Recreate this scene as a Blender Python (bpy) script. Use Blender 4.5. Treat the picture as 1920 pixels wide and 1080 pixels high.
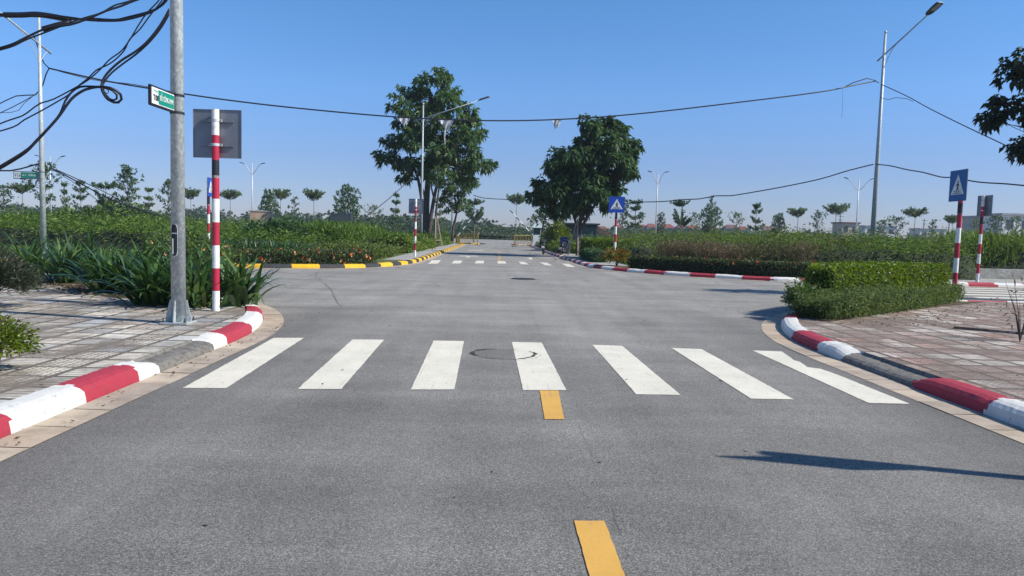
import bpy, bmesh, math, random
import numpy as np
from mathutils import Vector, Matrix
from mathutils.geometry import tessellate_polygon
R = math.radians
scn = bpy.context.scene
COL = scn.collection
for o in list(bpy.data.objects): bpy.data.objects.remove(o)

# ------------------------------------------------------------------ camera
FPX, CH, PITCH, YAW, ROLL = 1387.0, 1.4, .0752, .0205, R(1.55)
cd = bpy.data.cameras.new('camera'); cam = bpy.data.objects.new('camera', cd); COL.objects.link(cam)
cd.sensor_width = 36; cd.lens = 36*FPX/1920; cd.clip_start = .05; cd.clip_end = 6000
cam.location = (0, 0, CH)
cam.rotation_euler = (Matrix.Rotation(-YAW, 3, 'Z') @ Matrix.Rotation(R(90)-PITCH, 3, 'X') @ Matrix.Rotation(ROLL, 3, 'Z')).to_euler()
scn.camera = cam
# ------------------------------------------------------------------ light
SUN_AZ, SUN_EL = R(105.8), R(41)
w = bpy.data.worlds.new('World'); scn.world = w; w.use_nodes = True
nt = w.node_tree; bg = nt.nodes['Background']
sky = nt.nodes.new('ShaderNodeTexSky'); sky.sky_type = 'NISHITA'; sky.sun_disc = False
sky.sun_elevation = SUN_EL; sky.sun_rotation = SUN_AZ
sky.air_density = 1.0; sky.dust_density = .25; sky.ozone_density = 3.5
hs_ = nt.nodes.new('ShaderNodeMix'); hs_.data_type = 'RGBA'; hs_.blend_type = 'MULTIPLY'; hs_.inputs[0].default_value = 1; 
tc_ = nt.nodes.new('ShaderNodeTexCoord'); sp_ = nt.nodes.new('ShaderNodeSeparateXYZ'); nt.links.new(tc_.outputs['Generated'], sp_.inputs[0])
rp_ = nt.nodes.new('ShaderNodeValToRGB'); nt.links.new(sp_.outputs[2], rp_.inputs[0]); nt.links.new(rp_.outputs[0], hs_.inputs[7])
STOPS = [(0, (.47, .50, .74)), (.09, (.46, .545, .80)), (.18, (.50, .71, .98)), (.30, (.445, .76, 1.0)), (1, (.52, .80, 1.0))]
el_ = rp_.color_ramp.elements
el_[0].position = 0; el_[0].color = (*STOPS[0][1], 1); el_[1].position = 1; el_[1].color = (*STOPS[-1][1], 1)
for p_, c_ in STOPS[1:-1]: e_ = el_.new(p_); e_.color = (*c_, 1)
nt.links.new(sky.outputs[0], hs_.inputs[6]); nt.links.new(hs_.outputs[2], bg.inputs[0]); bg.inputs[1].default_value = .125
sd = bpy.data.lights.new('sun', 'SUN'); sd.energy = 5.0; sd.angle = R(.5); sd.color = (1, .94, .84)
sun = bpy.data.objects.new('sun', sd); COL.objects.link(sun)
sv = Vector((math.sin(SUN_AZ)*math.cos(SUN_EL), math.cos(SUN_AZ)*math.cos(SUN_EL), math.sin(SUN_EL)))
sun.rotation_euler = sv.to_track_quat('Z', 'Y').to_euler(); sun.location = (30, -10, 40)
scn.view_settings.view_transform = 'Standard'; scn.view_settings.look = 'None'
scn.view_settings.exposure = 0.35; scn.view_settings.gamma = 1
scn.cycles.max_bounces = 6; scn.cycles.transparent_max_bounces = 8

# ------------------------------------------------------------------ helpers
def ray(px, py):
    u, v = px-960, py-540
    c, s = math.cos(-ROLL), math.sin(-ROLL); x, y = u*c-v*s, u*s+v*c
    a, b = 1.0, -y/FPX; x /= FPX
    c, s = math.cos(PITCH), math.sin(PITCH); Y, Z = a*c+b*s, -a*s+b*c
    c, s = math.cos(YAW), math.sin(YAW); return (x*c+Y*s, -x*s+Y*c, Z)
def at(px, py, z=0.0):
    r = ray(px, py); t = (z-CH)/r[2]; return (r[0]*t, r[1]*t, z)
def to(px, py, Y):
    r = ray(px, py); t = Y/r[1]; return (r[0]*t, Y, CH+r[2]*t)
def hor(px): return 435.5+(px-960)*.02706

def tag(o, label=None, cat=None, group=None, kind=None):
    if label: o['label'] = label
    if cat: o['category'] = cat
    if group: o['group'] = group
    if kind: o['kind'] = kind
    return o
def empty(name, loc=(0, 0, 0), rz=0.0, label=None, cat=None, group=None):
    o = bpy.data.objects.new(name, None); COL.objects.link(o); o.location = loc
    o.rotation_euler = (0, 0, rz); o.empty_display_size = .2
    return tag(o, label, cat, group)
def copy_tree(root, loc=None, rz=None, scale=None, label=None, group=None):
    def rec(o, par):
        c = o.copy(); COL.objects.link(c); c.parent = par
        for ch in [x for x in KIDS.get(o.name, [])]: rec(ch, c)
        return c
    r = rec(root, None)
    if loc is not None: r.location = loc
    if rz is not None: r.rotation_euler = (0, 0, rz)
    if scale is not None: r.scale = scale
    if label: r['label'] = label
    if group: r['group'] = group
    return r
KIDS = {}
def link(name, me, parent=None):
    o = bpy.data.objects.new(name, me); COL.objects.link(o)
    if parent is not None:
        o.parent = parent; KIDS.setdefault(parent.name, []).append(o)
    return o
class MB:
    def __init__(s): s.v = []; s.f = []; s.m = []
    def add(s, vs, fs, m=0):
        b = len(s.v); s.v += [tuple(v) for v in vs]; s.f += [tuple(i+b for i in f) for f in fs]; s.m += [m]*len(fs)
    def box(s, c, d, m=0, rz=0.0, rx=0.0, ry=0.0):
        M = Matrix.Translation(c) @ Matrix.Rotation(rz, 4, 'Z') @ Matrix.Rotation(ry, 4, 'Y') @ Matrix.Rotation(rx, 4, 'X')
        vs = [M @ Vector((x*d[0]/2, y*d[1]/2, z*d[2]/2)) for x in (-1, 1) for y in (-1, 1) for z in (-1, 1)]
        s.add(vs, [(0, 1, 3, 2), (4, 6, 7, 5), (0, 4, 5, 1), (2, 3, 7, 6), (0, 2, 6, 4), (1, 5, 7, 3)], m)
    def tube(s, pts, rad, n=8, m=0, caps=True):
        pts = [Vector(p) for p in pts]
        if not hasattr(rad, '__len__'): rad = [rad]*len(pts)
        rings = []; up = Vector((0, 0, 1)); prev = None
        for i, p in enumerate(pts):
            t = (pts[min(i+1, len(pts)-1)]-pts[max(i-1, 0)])
            if t.length < 1e-9: t = Vector((0, 0, 1))
            t.normalize()
            if prev is None:
                a = t.cross(Vector((0, 1, 0)) if abs(t.y) < .9 else Vector((1, 0, 0))).normalized()
            else:
                a = (prev-t*prev.dot(t)); a = a.normalized() if a.length > 1e-6 else t.orthogonal().normalized()
            prev = a; b = t.cross(a)
            rings.append([p+(a*math.cos(2*math.pi*k/n)+b*math.sin(2*math.pi*k/n))*rad[i] for k in range(n)])
        vs = [v for r in rings for v in r]; fs = []
        for i in range(len(pts)-1):
            for k in range(n):
                fs.append((i*n+k, i*n+(k+1) % n, (i+1)*n+(k+1) % n, (i+1)*n+k))
        if caps: fs.append(tuple(range(n-1, -1, -1))); fs.append(tuple((len(pts)-1)*n+k for k in range(n)))
        s.add(vs, fs, m)
    def prism(s, poly, z0, z1, m=0, mt=None):
        n = len(poly); vs = [(x, y, z0) for x, y in poly]+[(x, y, z1) for x, y in poly]
        s.add(vs, [(i, (i+1) % n, n+(i+1) % n, n+i) for i in range(n)], m)
        tri = tessellate_polygon([[Vector((x, y, 0)) for x, y in poly]])
        s.add([(x, y, z1) for x, y in poly], [t for t in tri], m if mt is None else mt)
        s.add([(x, y, z0) for x, y in poly], [t[::-1] for t in tri], m)
    def vplate(s, poly, y0, y1, m=0):   # polygon in XZ extruded along Y
        n = len(poly); vs = [(x, y0, z) for x, z in poly]+[(x, y1, z) for x, z in poly]
        s.add(vs, [(i, (i+1) % n, n+(i+1) % n, n+i) for i in range(n)], m)
        tri = tessellate_polygon([[Vector((x, z, 0)) for x, z in poly]])
        s.add([(x, y0, z) for x, z in poly], [t for t in tri], m)
        s.add([(x, y1, z) for x, z in poly], [t[::-1] for t in tri], m)
    def build(s, name, mats, parent=None, smooth=False, bevel=0, fix=True):
        me = bpy.data.meshes.new(name); me.from_pydata(s.v, [], s.f)
        if not isinstance(mats, (list, tuple)): mats = [mats]
        for mt in mats: me.materials.append(mt)
        me.polygons.foreach_set('material_index', s.m)
        if fix or bevel:
            bm = bmesh.new(); bm.from_mesh(me)
            if bevel:
                bmesh.ops.remove_doubles(bm, verts=bm.verts, dist=1e-5)
                es = [e for e in bm.edges if len(e.link_faces) == 2 and e.calc_face_angle(0) > R(40)]
                try: bmesh.ops.bevel(bm, geom=es, offset=bevel, segments=2, affect='EDGES', clamp_overlap=True)
                except Exception: pass
            bmesh.ops.recalc_face_normals(bm, faces=bm.faces); bm.to_mesh(me); bm.free()
        if smooth: me.polygons.foreach_set('use_smooth', [True]*len(me.polygons))
        return link(name, me, parent)
def sheet(name, poly, z, mat, parent=None):
    tri = tessellate_polygon([[Vector((x, y, 0)) for x, y in poly]])
    me = bpy.data.meshes.new(name); me.from_pydata([(x, y, z) for x, y in poly], [], [tuple(t) for t in tri])
    bm = bmesh.new(); bm.from_mesh(me)
    for f in bm.faces:
        f.normal_update()
        if f.normal.z < 0: f.normal_flip()
    bm.to_mesh(me); bm.free(); me.materials.append(mat)
    return link(name, me, parent)
def catmull(P, step):
    P = [np.array(p, float) for p in P]; out = []
    for i in range(len(P)-1):
        p0 = P[max(i-1, 0)]; p1 = P[i]; p2 = P[i+1]; p3 = P[min(i+2, len(P)-1)]
        n = max(1, int(np.linalg.norm(p2-p1)/step))
        for k in range(n):
            t = k/n
            out.append(.5*((2*p1)+(-p0+p2)*t+(2*p0-5*p1+4*p2-p3)*t*t+(-p0+3*p1-3*p2+p3)*t**3))
    out.append(P[-1]); return out

# ------------------------------------------------------------------ materials
class NT:
    def __init__(s, name):
        s.mat = bpy.data.materials.new(name); s.mat.use_nodes = True; s.t = s.mat.node_tree
        s.b = s.t.nodes['Principled BSDF']; s.out = s.t.nodes['Material Output']; s._c = None
    def n(s, kind, **kw):
        nd = s.t.nodes.new(kind)
        for k, v in kw.items():
            if k.startswith('i_'):
                key = k[2:]; key = int(key) if key.isdigit() else key.replace('_', ' ')
                s.set(nd.inputs[key], v)
            else: setattr(nd, k, v)
        return nd
    def set(s, inp, v):
        if isinstance(v, bpy.types.NodeSocket): s.t.links.new(v, inp)
        elif isinstance(v, (tuple, list)) and len(v) == 3 and inp.type == 'RGBA': inp.default_value = (*v, 1)
        else: inp.default_value = v
    def pos(s):
        if s._c is None: s._c = s.n('ShaderNodeNewGeometry').outputs['Position']
        return s._c
    def objc(s): return s.n('ShaderNodeTexCoord').outputs['Object']
    def m(s, op, a, b=0.0, c=0.0):
        nd = s.n('ShaderNodeMath', operation=op); s.set(nd.inputs[0], a); s.set(nd.inputs[1], b); s.set(nd.inputs[2], c)
        return nd.outputs[0]
    def noise(s, scale, detail=3, rough=.55, vec=None, out='Fac', dist=0):
        nd = s.n('ShaderNodeTexNoise', i_Scale=scale, i_Detail=detail, i_Roughness=rough, i_Distortion=dist)
        s.set(nd.inputs['Vector'], vec if vec is not None else s.pos()); return nd.outputs[out]
    def ramp(s, fac, stops):
        nd = s.n('ShaderNodeValToRGB'); s.set(nd.inputs[0], fac); el = nd.color_ramp.elements
        while len(el) < len(stops): el.new(.5)
        for e, (p, c) in zip(el, stops):
            e.position = p; e.color = (*c, 1) if hasattr(c, '__len__') else (c, c, c, 1)
        return nd.outputs[0]
    def mix(s, fac, a, b, blend='MIX'):
        nd = s.n('ShaderNodeMix', data_type='RGBA', blend_type=blend)
        s.set(nd.inputs[0], fac); s.set(nd.inputs[6], a); s.set(nd.inputs[7], b); return nd.outputs[2]
    def xyz(s, v):
        nd = s.n('ShaderNodeSeparateXYZ'); s.set(nd.inputs[0], v); return nd.outputs
    def cxyz(s, x, y, z=0.0):
        nd = s.n('ShaderNodeCombineXYZ'); s.set(nd.inputs[0], x); s.set(nd.inputs[1], y); s.set(nd.inputs[2], z); return nd.outputs[0]
    def scalev(s, v, sc):
        nd = s.n('ShaderNodeVectorMath', operation='MULTIPLY'); s.set(nd.inputs[0], v); nd.inputs[1].default_value = sc; return nd.outputs[0]
    def bump(s, h, strength=.3, dist=.01):
        nd = s.n('ShaderNodeBump', i_Strength=strength, i_Distance=dist); s.set(nd.inputs['Height'], h)
        s.t.links.new(nd.outputs[0], s.b.inputs['Normal'])
    def fin(s, col=None, rough=.8, metal=0.0, spec=.5):
        if col is not None: s.set(s.b.inputs['Base Color'], col)
        s.set(s.b.inputs['Roughness'], rough); s.set(s.b.inputs['Metallic'], metal)
        s.b.inputs['Specular IOR Level'].default_value = spec
        return s.mat
def simple(name, col, rough=.6, metal=0, var=.12, scale=6, dirt=None):
    k = NT(name); nz = k.noise(scale, 4)
    lo = tuple(c*(1-var*1.6) for c in col); hi = tuple(min(1, c*(1+var)) for c in col)
    c = k.ramp(nz, [(.3, lo), (.7, hi)])
    if dirt:
        d = k.ramp(k.noise(scale*2.3, 6, .7), [(.52, (0, 0, 0)), (.68, (1, 1, 1))])
        c = k.mix(d, c, dirt)
    return k.fin(c, rough, metal, .4)
def leafmat(name, cols, trans=.35, rough=.55, clump=1.2, spec=.35):
    k = NT(name); rnd = k.n('ShaderNodeNewGeometry').outputs['Random Per Island']
    f = k.m('ADD', k.m('MULTIPLY', rnd, .55), k.m('MULTIPLY', k.noise(clump, 2), .6))
    n = len(cols); c = k.ramp(f, [(.15+.75*i/(n-1), cols[i]) for i in range(n)])
    k.fin(c, rough, 0, spec)
    tr = k.n('ShaderNodeBsdfTranslucent'); hs = k.n('ShaderNodeHueSaturation', i_Value=1.3, i_Saturation=1.1, i_Hue=.49)
    k.t.links.new(c, hs.inputs['Color']); k.t.links.new(hs.outputs[0], tr.inputs[0])
    mx = k.n('ShaderNodeMixShader'); mx.inputs[0].default_value = trans
    k.t.links.new(k.b.outputs[0], mx.inputs[1]); k.t.links.new(tr.outputs[0], mx.inputs[2]); k.t.links.new(mx.outputs[0], k.out.inputs[0])
    return k.mat
M = {}
def mk_asphalt(name='asphalt', mul=1.0):
    k = NT(name); p = k.pos()
    x = k.xyz(p)
    fine = k.noise(130, 5, .75); vor = k.n('ShaderNodeTexVoronoi', i_Scale=170.0); k.set(vor.inputs['Vector'], p)
    g = k.m('ADD', k.m('MULTIPLY', fine, .6), k.m('MULTIPLY', k.xyz(vor.outputs['Color'])[0], .4))
    c = k.ramp(g, [(.28, (.085*mul, .082*mul, .077*mul)), (.5, (.188*mul, .179*mul, .162*mul)), (.64, (.27*mul, .256*mul, .233*mul)), (.80, (.50*mul, .485*mul, .45*mul))])
    big = k.ramp(k.noise(.55, 5, .6), [(.3, .80), (.7, 1.12)])
    c = k.mix(1.0, c, big, 'MULTIPLY')
    # worn, paler wheel paths and stains along the roads
    st = k.ramp(k.noise(1, 6, .65, k.scalev(p, (.35, 1.5, 1))), [(.35, .84), (.65, 1.09)])
    c = k.mix(1.0, c, st, 'MULTIPLY')
    st2 = k.ramp(k.noise(1, 5, .6, k.scalev(p, (2.0, .12, 1))), [(.35, .9), (.65, 1.06)])
    c = k.mix(1.0, c, st2, 'MULTIPLY')
    # surface darker close by, paler from the crossing onwards
    f = k.ramp(k.m('ADD', k.m('MULTIPLY', x[1], .06), k.m('MULTIPLY', k.noise(.3, 3), .5)), [(.55, .92), (1.0, 1.28)])
    c = k.mix(1.0, c, f, 'MULTIPLY')
    dk = k.ramp(k.noise(.8, 6, .7, dist=.8), [(.62, 0), (.74, 1)]); c = k.mix(k.m('MULTIPLY', dk, .38), c, (.07, .068, .065))
    dk2 = k.ramp(k.noise(1, 6, .65, k.scalev(p, (.9, .16, 1))), [(.56, 0), (.72, 1)]); c = k.mix(k.m('MULTIPLY', dk2, .28), c, (.10, .096, .09))
    ed = k.m('SUBTRACT', k.m('ABSOLUTE', k.m('SUBTRACT', x[0], .46)), 2.15); ed = k.m('MULTIPLY', k.m('MULTIPLY', ed, .9), k.m('LESS_THAN', x[1], 13.0))
    edm = k.ramp(k.m('ADD', ed, k.m('MULTIPLY', k.m('SUBTRACT', k.noise(1.1, 5, .7), .5), 1.3)), [(.15, 0), (1.0, .34)]); c = k.mix(edm, c, (.075, .072, .068))
    tr = k.m('ABSOLUTE', k.m('SUBTRACT', k.m('ABSOLUTE', k.m('SUBTRACT', k.m('ABSOLUTE', k.m('SUBTRACT', x[0], .46)), 1.75)), .72))
    trm = k.m('MULTIPLY', k.ramp(tr, [(0, 1), (.32, 0)]), k.ramp(k.noise(1, 5, .7, k.scalev(p, (3.0, .25, 1))), [(.4, 0), (.65, .22)])); c = k.mix(trm, c, (.30, .29, .27))
    seam = k.m('ABSOLUTE', k.m('ADD', k.m('SUBTRACT', x[0], .62), k.m('MULTIPLY', k.m('SUBTRACT', k.noise(.8, 4), .5), .12)))
    sm = k.m('MULTIPLY', k.m('LESS_THAN', seam, .006), k.ramp(k.noise(2.5, 3), [(.45, 0), (.6, .5)])); c = k.mix(sm, c, (.05, .05, .05))
    spk = k.ramp(k.noise(38, 2, .5), [(.74, 0), (.77, 1)]); c = k.mix(k.m('MULTIPLY', spk, .5), c, (.5, .48, .44))
    spk2 = k.ramp(k.noise(26, 3, .5, k.scalev(p, (1.1, .9, 1))), [(.25, 1), (.29, 0)]); c = k.mix(k.m('MULTIPLY', spk2, .5), c, (.045, .043, .04))
    # cracks
    v2 = k.n('ShaderNodeTexVoronoi', feature='DISTANCE_TO_EDGE', i_Scale=.16)
    wv = k.n('ShaderNodeVectorMath', operation='ADD'); k.set(wv.inputs[0], p); k.set(wv.inputs[1], k.scalev(k.noise(.9, 5, .65, out='Color'), (1.6, 1.6, 0)))
    k.set(v2.inputs['Vector'], wv.outputs[0])
    cr = k.ramp(v2.outputs['Distance'], [(.0012, 1), (.004, 0)])
    msk = k.ramp(x[1], [(0, 0), (1, 1)]); 
    cr = k.m('MULTIPLY', cr, k.m('MULTIPLY', k.m('GREATER_THAN', x[1], 12.0), k.m('GREATER_THAN', k.noise(.25, 2), .5)))
    c = k.mix(k.m('MULTIPLY', cr, .55), c, (.05, .05, .05))
    k.bump(g, .75, .006)
    return k.fin(c, .88, 0, .3)
M['asphalt'] = mk_asphalt()
def mk_paint(name, col, wear=.6):
    k = NT(name); n1 = k.noise(14, 6, .7)
    dirt = k.ramp(k.noise(2.2, 5, .6), [(.3, tuple(c*.82 for c in col)), (.7, col)])
    spk = k.ramp(k.noise(110, 3, .7), [(.36, 0), (.42, 1)])
    c = k.mix(k.m('SUBTRACT', 1.0, k.m('MULTIPLY', k.m('SUBTRACT', 1.0, spk), wear*.6)), (.2, .19, .18), dirt)
    lines = k.ramp(k.noise(1, 5, .7, k.scalev(k.pos(), (24, 1.0, 1))), [(.60, 0), (.66, 1)])
    c = k.mix(k.m('MULTIPLY', lines, .34), c, (.25, .23, .2))
    scf = k.ramp(n1, [(.60, 0), (.70, 1)]); c = k.mix(k.m('MULTIPLY', scf, wear), c, (.22, .21, .2))
    k.bump(k.noise(95, 4, .7), .45, .004)
    return k.fin(c, .6, 0, .4)
M['road_white'] = mk_paint('road_white', (.73, .68, .555), .8)
M['road_yellow'] = mk_paint('road_yellow', (.68, .38, .075), .35)
def mk_kerbpaint(name, col, chip=(.2, .19, .17), amt=.7, thr=.60):
    k = NT(name); c = k.ramp(k.noise(5, 4), [(.3, tuple(v*.86 for v in col)), (.7, col)])
    ch = k.ramp(k.noise(18, 8, .75), [(thr, 0), (thr+.04, 1)])
    c = k.mix(k.m('MULTIPLY', ch, amt), c, chip)
    k.bump(k.noise(28, 7, .75), .75, .012); return k.fin(c, .7, 0, .35)
M['kerb_red'] = mk_kerbpaint('kerb_red', (.38, .034, .056), (.15, .055, .05), .7, .585)
M['kerb_white'] = mk_kerbpaint('kerb_white', (.66, .65, .61), (.24, .23, .2), .75, .60)
M['kerb_yellow'] = mk_kerbpaint('kerb_yellow', (.72, .43, .02), (.30, .14, .03), .7, .58)
M['kerb_black'] = mk_kerbpaint('kerb_black', (.04, .04, .042), (.14, .13, .12), .6, .6)
M['kerb_bare'] = mk_kerbpaint('kerb_bare', (.20, .185, .16), (.09, .08, .065), .7, .5)
def mk_gutter():
    k = NT('gutter_concrete'); rnd = k.n('ShaderNodeNewGeometry').outputs['Random Per Island']
    c = k.ramp(rnd, [(0, (.42, .33, .24)), (.5, (.50, .41, .31)), (1, (.36, .30, .24))])
    c = k.mix(k.ramp(k.noise(3, 6, .65), [(.45, 0), (.7, .6)]), c, (.17, .14, .11))
    c = k.mix(k.ramp(k.noise(60, 4, .7), [(.55, 0), (.7, .35)]), c, (.15, .12, .1))
    k.bump(k.noise(50, 5, .7), .35, .004); return k.fin(c, .85, 0, .3)
M['gutter'] = mk_gutter()
def mk_tiles(name, red):
    k = NT(name); x = k.xyz(k.pos()); T = .405
    wob = k.m('MULTIPLY', k.m('SUBTRACT', k.noise(1.2, 3), .5), .03)
    u = k.m('DIVIDE', k.m('ADD', x[0], wob), T); v = k.m('DIVIDE', k.m('ADD', x[1], wob), T)
    fu = k.m('FRACT', u); fv = k.m('FRACT', v)
    cell = k.cxyz(k.m('FLOOR', u), k.m('FLOOR', v)); wn = k.n('ShaderNodeTexWhiteNoise', noise_dimensions='3D'); k.set(wn.inputs['Vector'], cell)
    h = wn.outputs['Value']; hc = k.xyz(wn.outputs['Color'])
    if red: base = k.ramp(h, [(0, (.30, .24, .20)), (.35, (.42, .32, .27)), (.55, (.40, .36, .31)), (.8, (.52, .47, .41)), (1, (.43, .25, .20))])
    else: base = k.ramp(h, [(0, (.40, .37, .33)), (.3, (.62, .57, .48)), (.6, (.40, .41, .41)), (.8, (.72, .66, .55)), (1, (.50, .42, .36))])
    def edge(f, wd):
        d = k.m('MINIMUM', f, k.m('SUBTRACT', 1.0, f)); return k.m('LESS_THAN', d, wd)
    wdt = k.m('ADD', .016, k.m('MULTIPLY', k.noise(4, 5, .75), .12))
    grout = k.m('MAXIMUM', edge(fu, wdt), edge(fv, wdt))
    ribs = k.m('LESS_THAN', k.m('FRACT', k.m('MULTIPLY', fv, 5.0)), .26)
    ribsm = k.m('MULTIPLY', ribs, k.m('LESS_THAN', hc[0], .5))
    sub = k.m('MAXIMUM', k.m('LESS_THAN', k.m('FRACT', k.m('MULTIPLY', fu, 3.0)), .1), k.m('LESS_THAN', k.m('FRACT', k.m('MULTIPLY', fv, 2.0)), .08))
    subm = k.m('MULTIPLY', sub, k.m('GREATER_THAN', hc[0], .80))
    # raised blister strip along the kerb
    du = k.m('SUBTRACT', k.m('FRACT', k.m('MULTIPLY', fu, 6.0)), .5); dv = k.m('SUBTRACT', k.m('FRACT', k.m('MULTIPLY', fv, 6.0)), .5)
    dd = k.m('ADD', k.m('MULTIPLY', du, du), k.m('MULTIPLY', dv, dv)); bl = k.m('GREATER_THAN', dd, .13)
    ax = k.m('SUBTRACT', k.m('ABSOLUTE', k.m('SUBTRACT', x[0], .46)), 3.84)
    band = k.m('MULTIPLY', k.m('GREATER_THAN', ax, .25), k.m('LESS_THAN', ax, .72))
    blm = k.m('MULTIPLY', bl, k.m('MAXIMUM', band, k.m('LESS_THAN', k.m('ABSOLUTE', k.m('SUBTRACT', hc[1], .9)), .05)))
    grooves = k.m('MAXIMUM', grout, k.m('MAXIMUM', k.m('MULTIPLY', k.m('MULTIPLY', ribsm, k.m('SUBTRACT', 1.0, band)), .8), k.m('MAXIMUM', k.m('MULTIPLY', subm, .8), k.m('MULTIPLY', blm, .65))))
    dirt = (.06, .05, .04) if not red else (.06, .045, .035)
    c = k.mix(k.m('MULTIPLY', grooves, .88), base, dirt)
    st = k.ramp(k.noise(1.1, 8, .72, dist=.5), [(.40, .0), (.50, .35), (.60, .92)])
    c = k.mix(st, c, (.17, .14, .11) if not red else (.16, .12, .095))
    c = k.mix(k.ramp(k.noise(9, 7, .75), [(.5, 0), (.66, .5)]), c, dirt)
    k.bump(k.m('ADD', k.m('MULTIPLY', grooves, -1.0), k.m('MULTIPLY', k.noise(45, 4), .35)), .6, .006)
    return k.fin(c, .88, 0, .3)
M['tiles_grey'] = mk_tiles('pavement_tiles_grey', False)
M['tiles_red'] = mk_tiles('pavement_tiles_red', True)
def mk_ground(name, cols, sc=.5):
    k = NT(name); n = k.m('ADD', k.m('MULTIPLY', k.noise(sc, 6, .65), .6), k.m('MULTIPLY', k.noise(sc*18, 5, .7), .4))
    c = k.ramp(n, [(.3+.4*i/(len(cols)-1), cols[i]) for i in range(len(cols))])
    k.bump(k.noise(12, 6, .7), .8, .04); return k.fin(c, .95, 0, .2)
M['soil'] = mk_ground('soil', [(.05, .035, .022), (.11, .085, .055), (.06, .06, .03)], 1.4)
M['grass_ground'] = mk_ground('grass_ground', [(.045, .075, .02), (.09, .12, .035), (.16, .15, .07)])
M['plain'] = mk_ground('plain', [(.05, .07, .03), (.09, .10, .05), (.13, .12, .07)], .05)
M['concrete'] = simple('concrete', (.34, .33, .31), .85, 0, .2, 3, (.2, .19, .17))
def mk_galv():
    k = NT('galvanised_steel'); v = k.n('ShaderNodeTexVoronoi', i_Scale=48.0); k.set(v.inputs['Vector'], k.scalev(k.pos(), (1, 1, .55)))
    sp = k.xyz(v.outputs['Color'])[0]
    c = k.ramp(k.m('ADD', k.m('MULTIPLY', sp, .32), k.m('MULTIPLY', k.noise(7, 6, .75), .72)), [(.3, (.27, .31, .32)), (.6, (.42, .46, .46)), (.85, (.70, .72, .70))])
    return k.fin(c, .5, .1, .5)
M['galv'] = mk_galv()
M['steel_light'] = simple('painted_light_steel', (.50, .52, .52), .45, .2, .12)
M['steel_dark'] = simple('dark_steel', (.07, .08, .09), .5, .3, .15)
M['sign_back'] = simple('sign_back_aluminium', (.22, .235, .26), .42, .5, .1, 3)
M['sign_red'] = simple('sign_red', (.42, .02, .05), .45, 0, .08)
M['sign_white'] = simple('sign_white', (.78, .78, .75), .5, 0, .05, 4, (.6, .58, .52))
M['sign_black'] = simple('sign_black', (.015, .018, .025), .5, 0, .1)
M['sign_blue'] = simple('sign_blue', (.012, .075, .42), .35, 0, .06)
M['sign_blue_dull'] = simple('sign_blue_dull', (.01, .11, .33), .4, 0, .06)
M['sign_green'] = simple('sign_green', (.0, .22, .15), .4, 0, .05)
M['cable'] = simple('cable_rubber', (.012, .013, .018), .45, 0, .1)
M['tape'] = simple('blackout_fill', (.006, .007, .012), .6, 0, .2, 25)  # fill of the made-up sleeves over the blacked-out cables
M['rag'] = simple('dirty_plastic_rag', (.55, .55, .56), .6, 0, .25, 9, (.15, .15, .16))
M['bark'] = simple('bark', (.085, .07, .058), .9, 0, .4, 9)
M['bark_pale'] = simple('pale_bark', (.17, .15, .12), .9, 0, .35, 9)
M['timber'] = simple('stake_timber', (.36, .30, .24), .8, 0, .25, 8)
M['flower_orange'] = simple('flower_orange', (.75, .25, .06), .6, 0, .2)
M['flower_peach'] = simple('flower_peach', (.85, .42, .22), .6, 0, .2)
M['flower_red'] = simple('flower_red', (.6, .05, .03), .6, 0, .2)
M['flower_violet'] = simple('flower_violet', (.25, .2, .7), .6, 0, .2)
M['fl_big'] = leafmat('foliage_big_tree', [(.03, .072, .034), (.06, .13, .042), (.13, .20, .06)], .38, .5, .8)
M['fl_dark'] = leafmat('foliage_dark', [(.024, .064, .030), (.05, .11, .04), (.11, .18, .06)], .36, .5, .8)
M['fl_mid'] = leafmat('foliage_mid', [(.03, .065, .03), (.055, .11, .045), (.10, .16, .06)], .35, .55, .8)
M['fl_pale'] = leafmat('foliage_pale', [(.06, .10, .045), (.10, .16, .07), (.16, .22, .10)], .4, .55, .8)
M['fl_far'] = leafmat('foliage_far', [(.022, .045, .025), (.04, .075, .035), (.07, .10, .045)], .25, .7, .08)
M['fl_weed'] = leafmat('foliage_weed', [(.035, .08, .012), (.085, .165, .025), (.18, .25, .045)], .35, .6, .45)
M['fl_weedd'] = leafmat('foliage_weed_dark', [(.018, .045, .014), (.04, .09, .022), (.08, .14, .03)], .3, .6, .45)
M['fl_weed2'] = leafmat('foliage_weed_olive', [(.035, .055, .015), (.085, .105, .027), (.17, .16, .05)], .3, .6, .45)
M['fl_dry'] = leafmat('foliage_dry', [(.05, .04, .02), (.13, .10, .055), (.24, .18, .11)], .25, .7, .6)
M['fl_lily'] = leafmat('foliage_lily', [(.014, .04, .012), (.035, .09, .02), (.12, .19, .05)], .25, .3, 1.5, .5)
M['fl_hedge'] = leafmat('foliage_hedge', [(.03, .065, .008), (.09, .16, .012), (.22, .30, .025)], .35, .45, 1.6, .4)
M['fl_herb'] = leafmat('foliage_herb', [(.04, .07, .022), (.09, .14, .04), (.17, .22, .07)], .4, .6, 2)
M['fl_lime'] = leafmat('foliage_lime', [(.05, .08, .015), (.11, .15, .02), (.2, .22, .03)], .4, .5, 3)
M['fl_purple'] = leafmat('foliage_ruellia', [(.02, .03, .018), (.04, .055, .03), (.065, .085, .045)], .25, .55, 3)
M['fl_edge'] = leafmat('foliage_edge', [(.03, .045, .015), (.055, .065, .02), (.12, .085, .03)], .28, .6, 2.5)
M['core'] = simple('painted_shade_core', (.018, .028, .010), .95, 0, .3, 4)  # near-black fill, the shade among the leaves is put into its colour
M['glass'] = NT('window_glass').fin((.06, .10, .09), .08, 0, .8)

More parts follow.
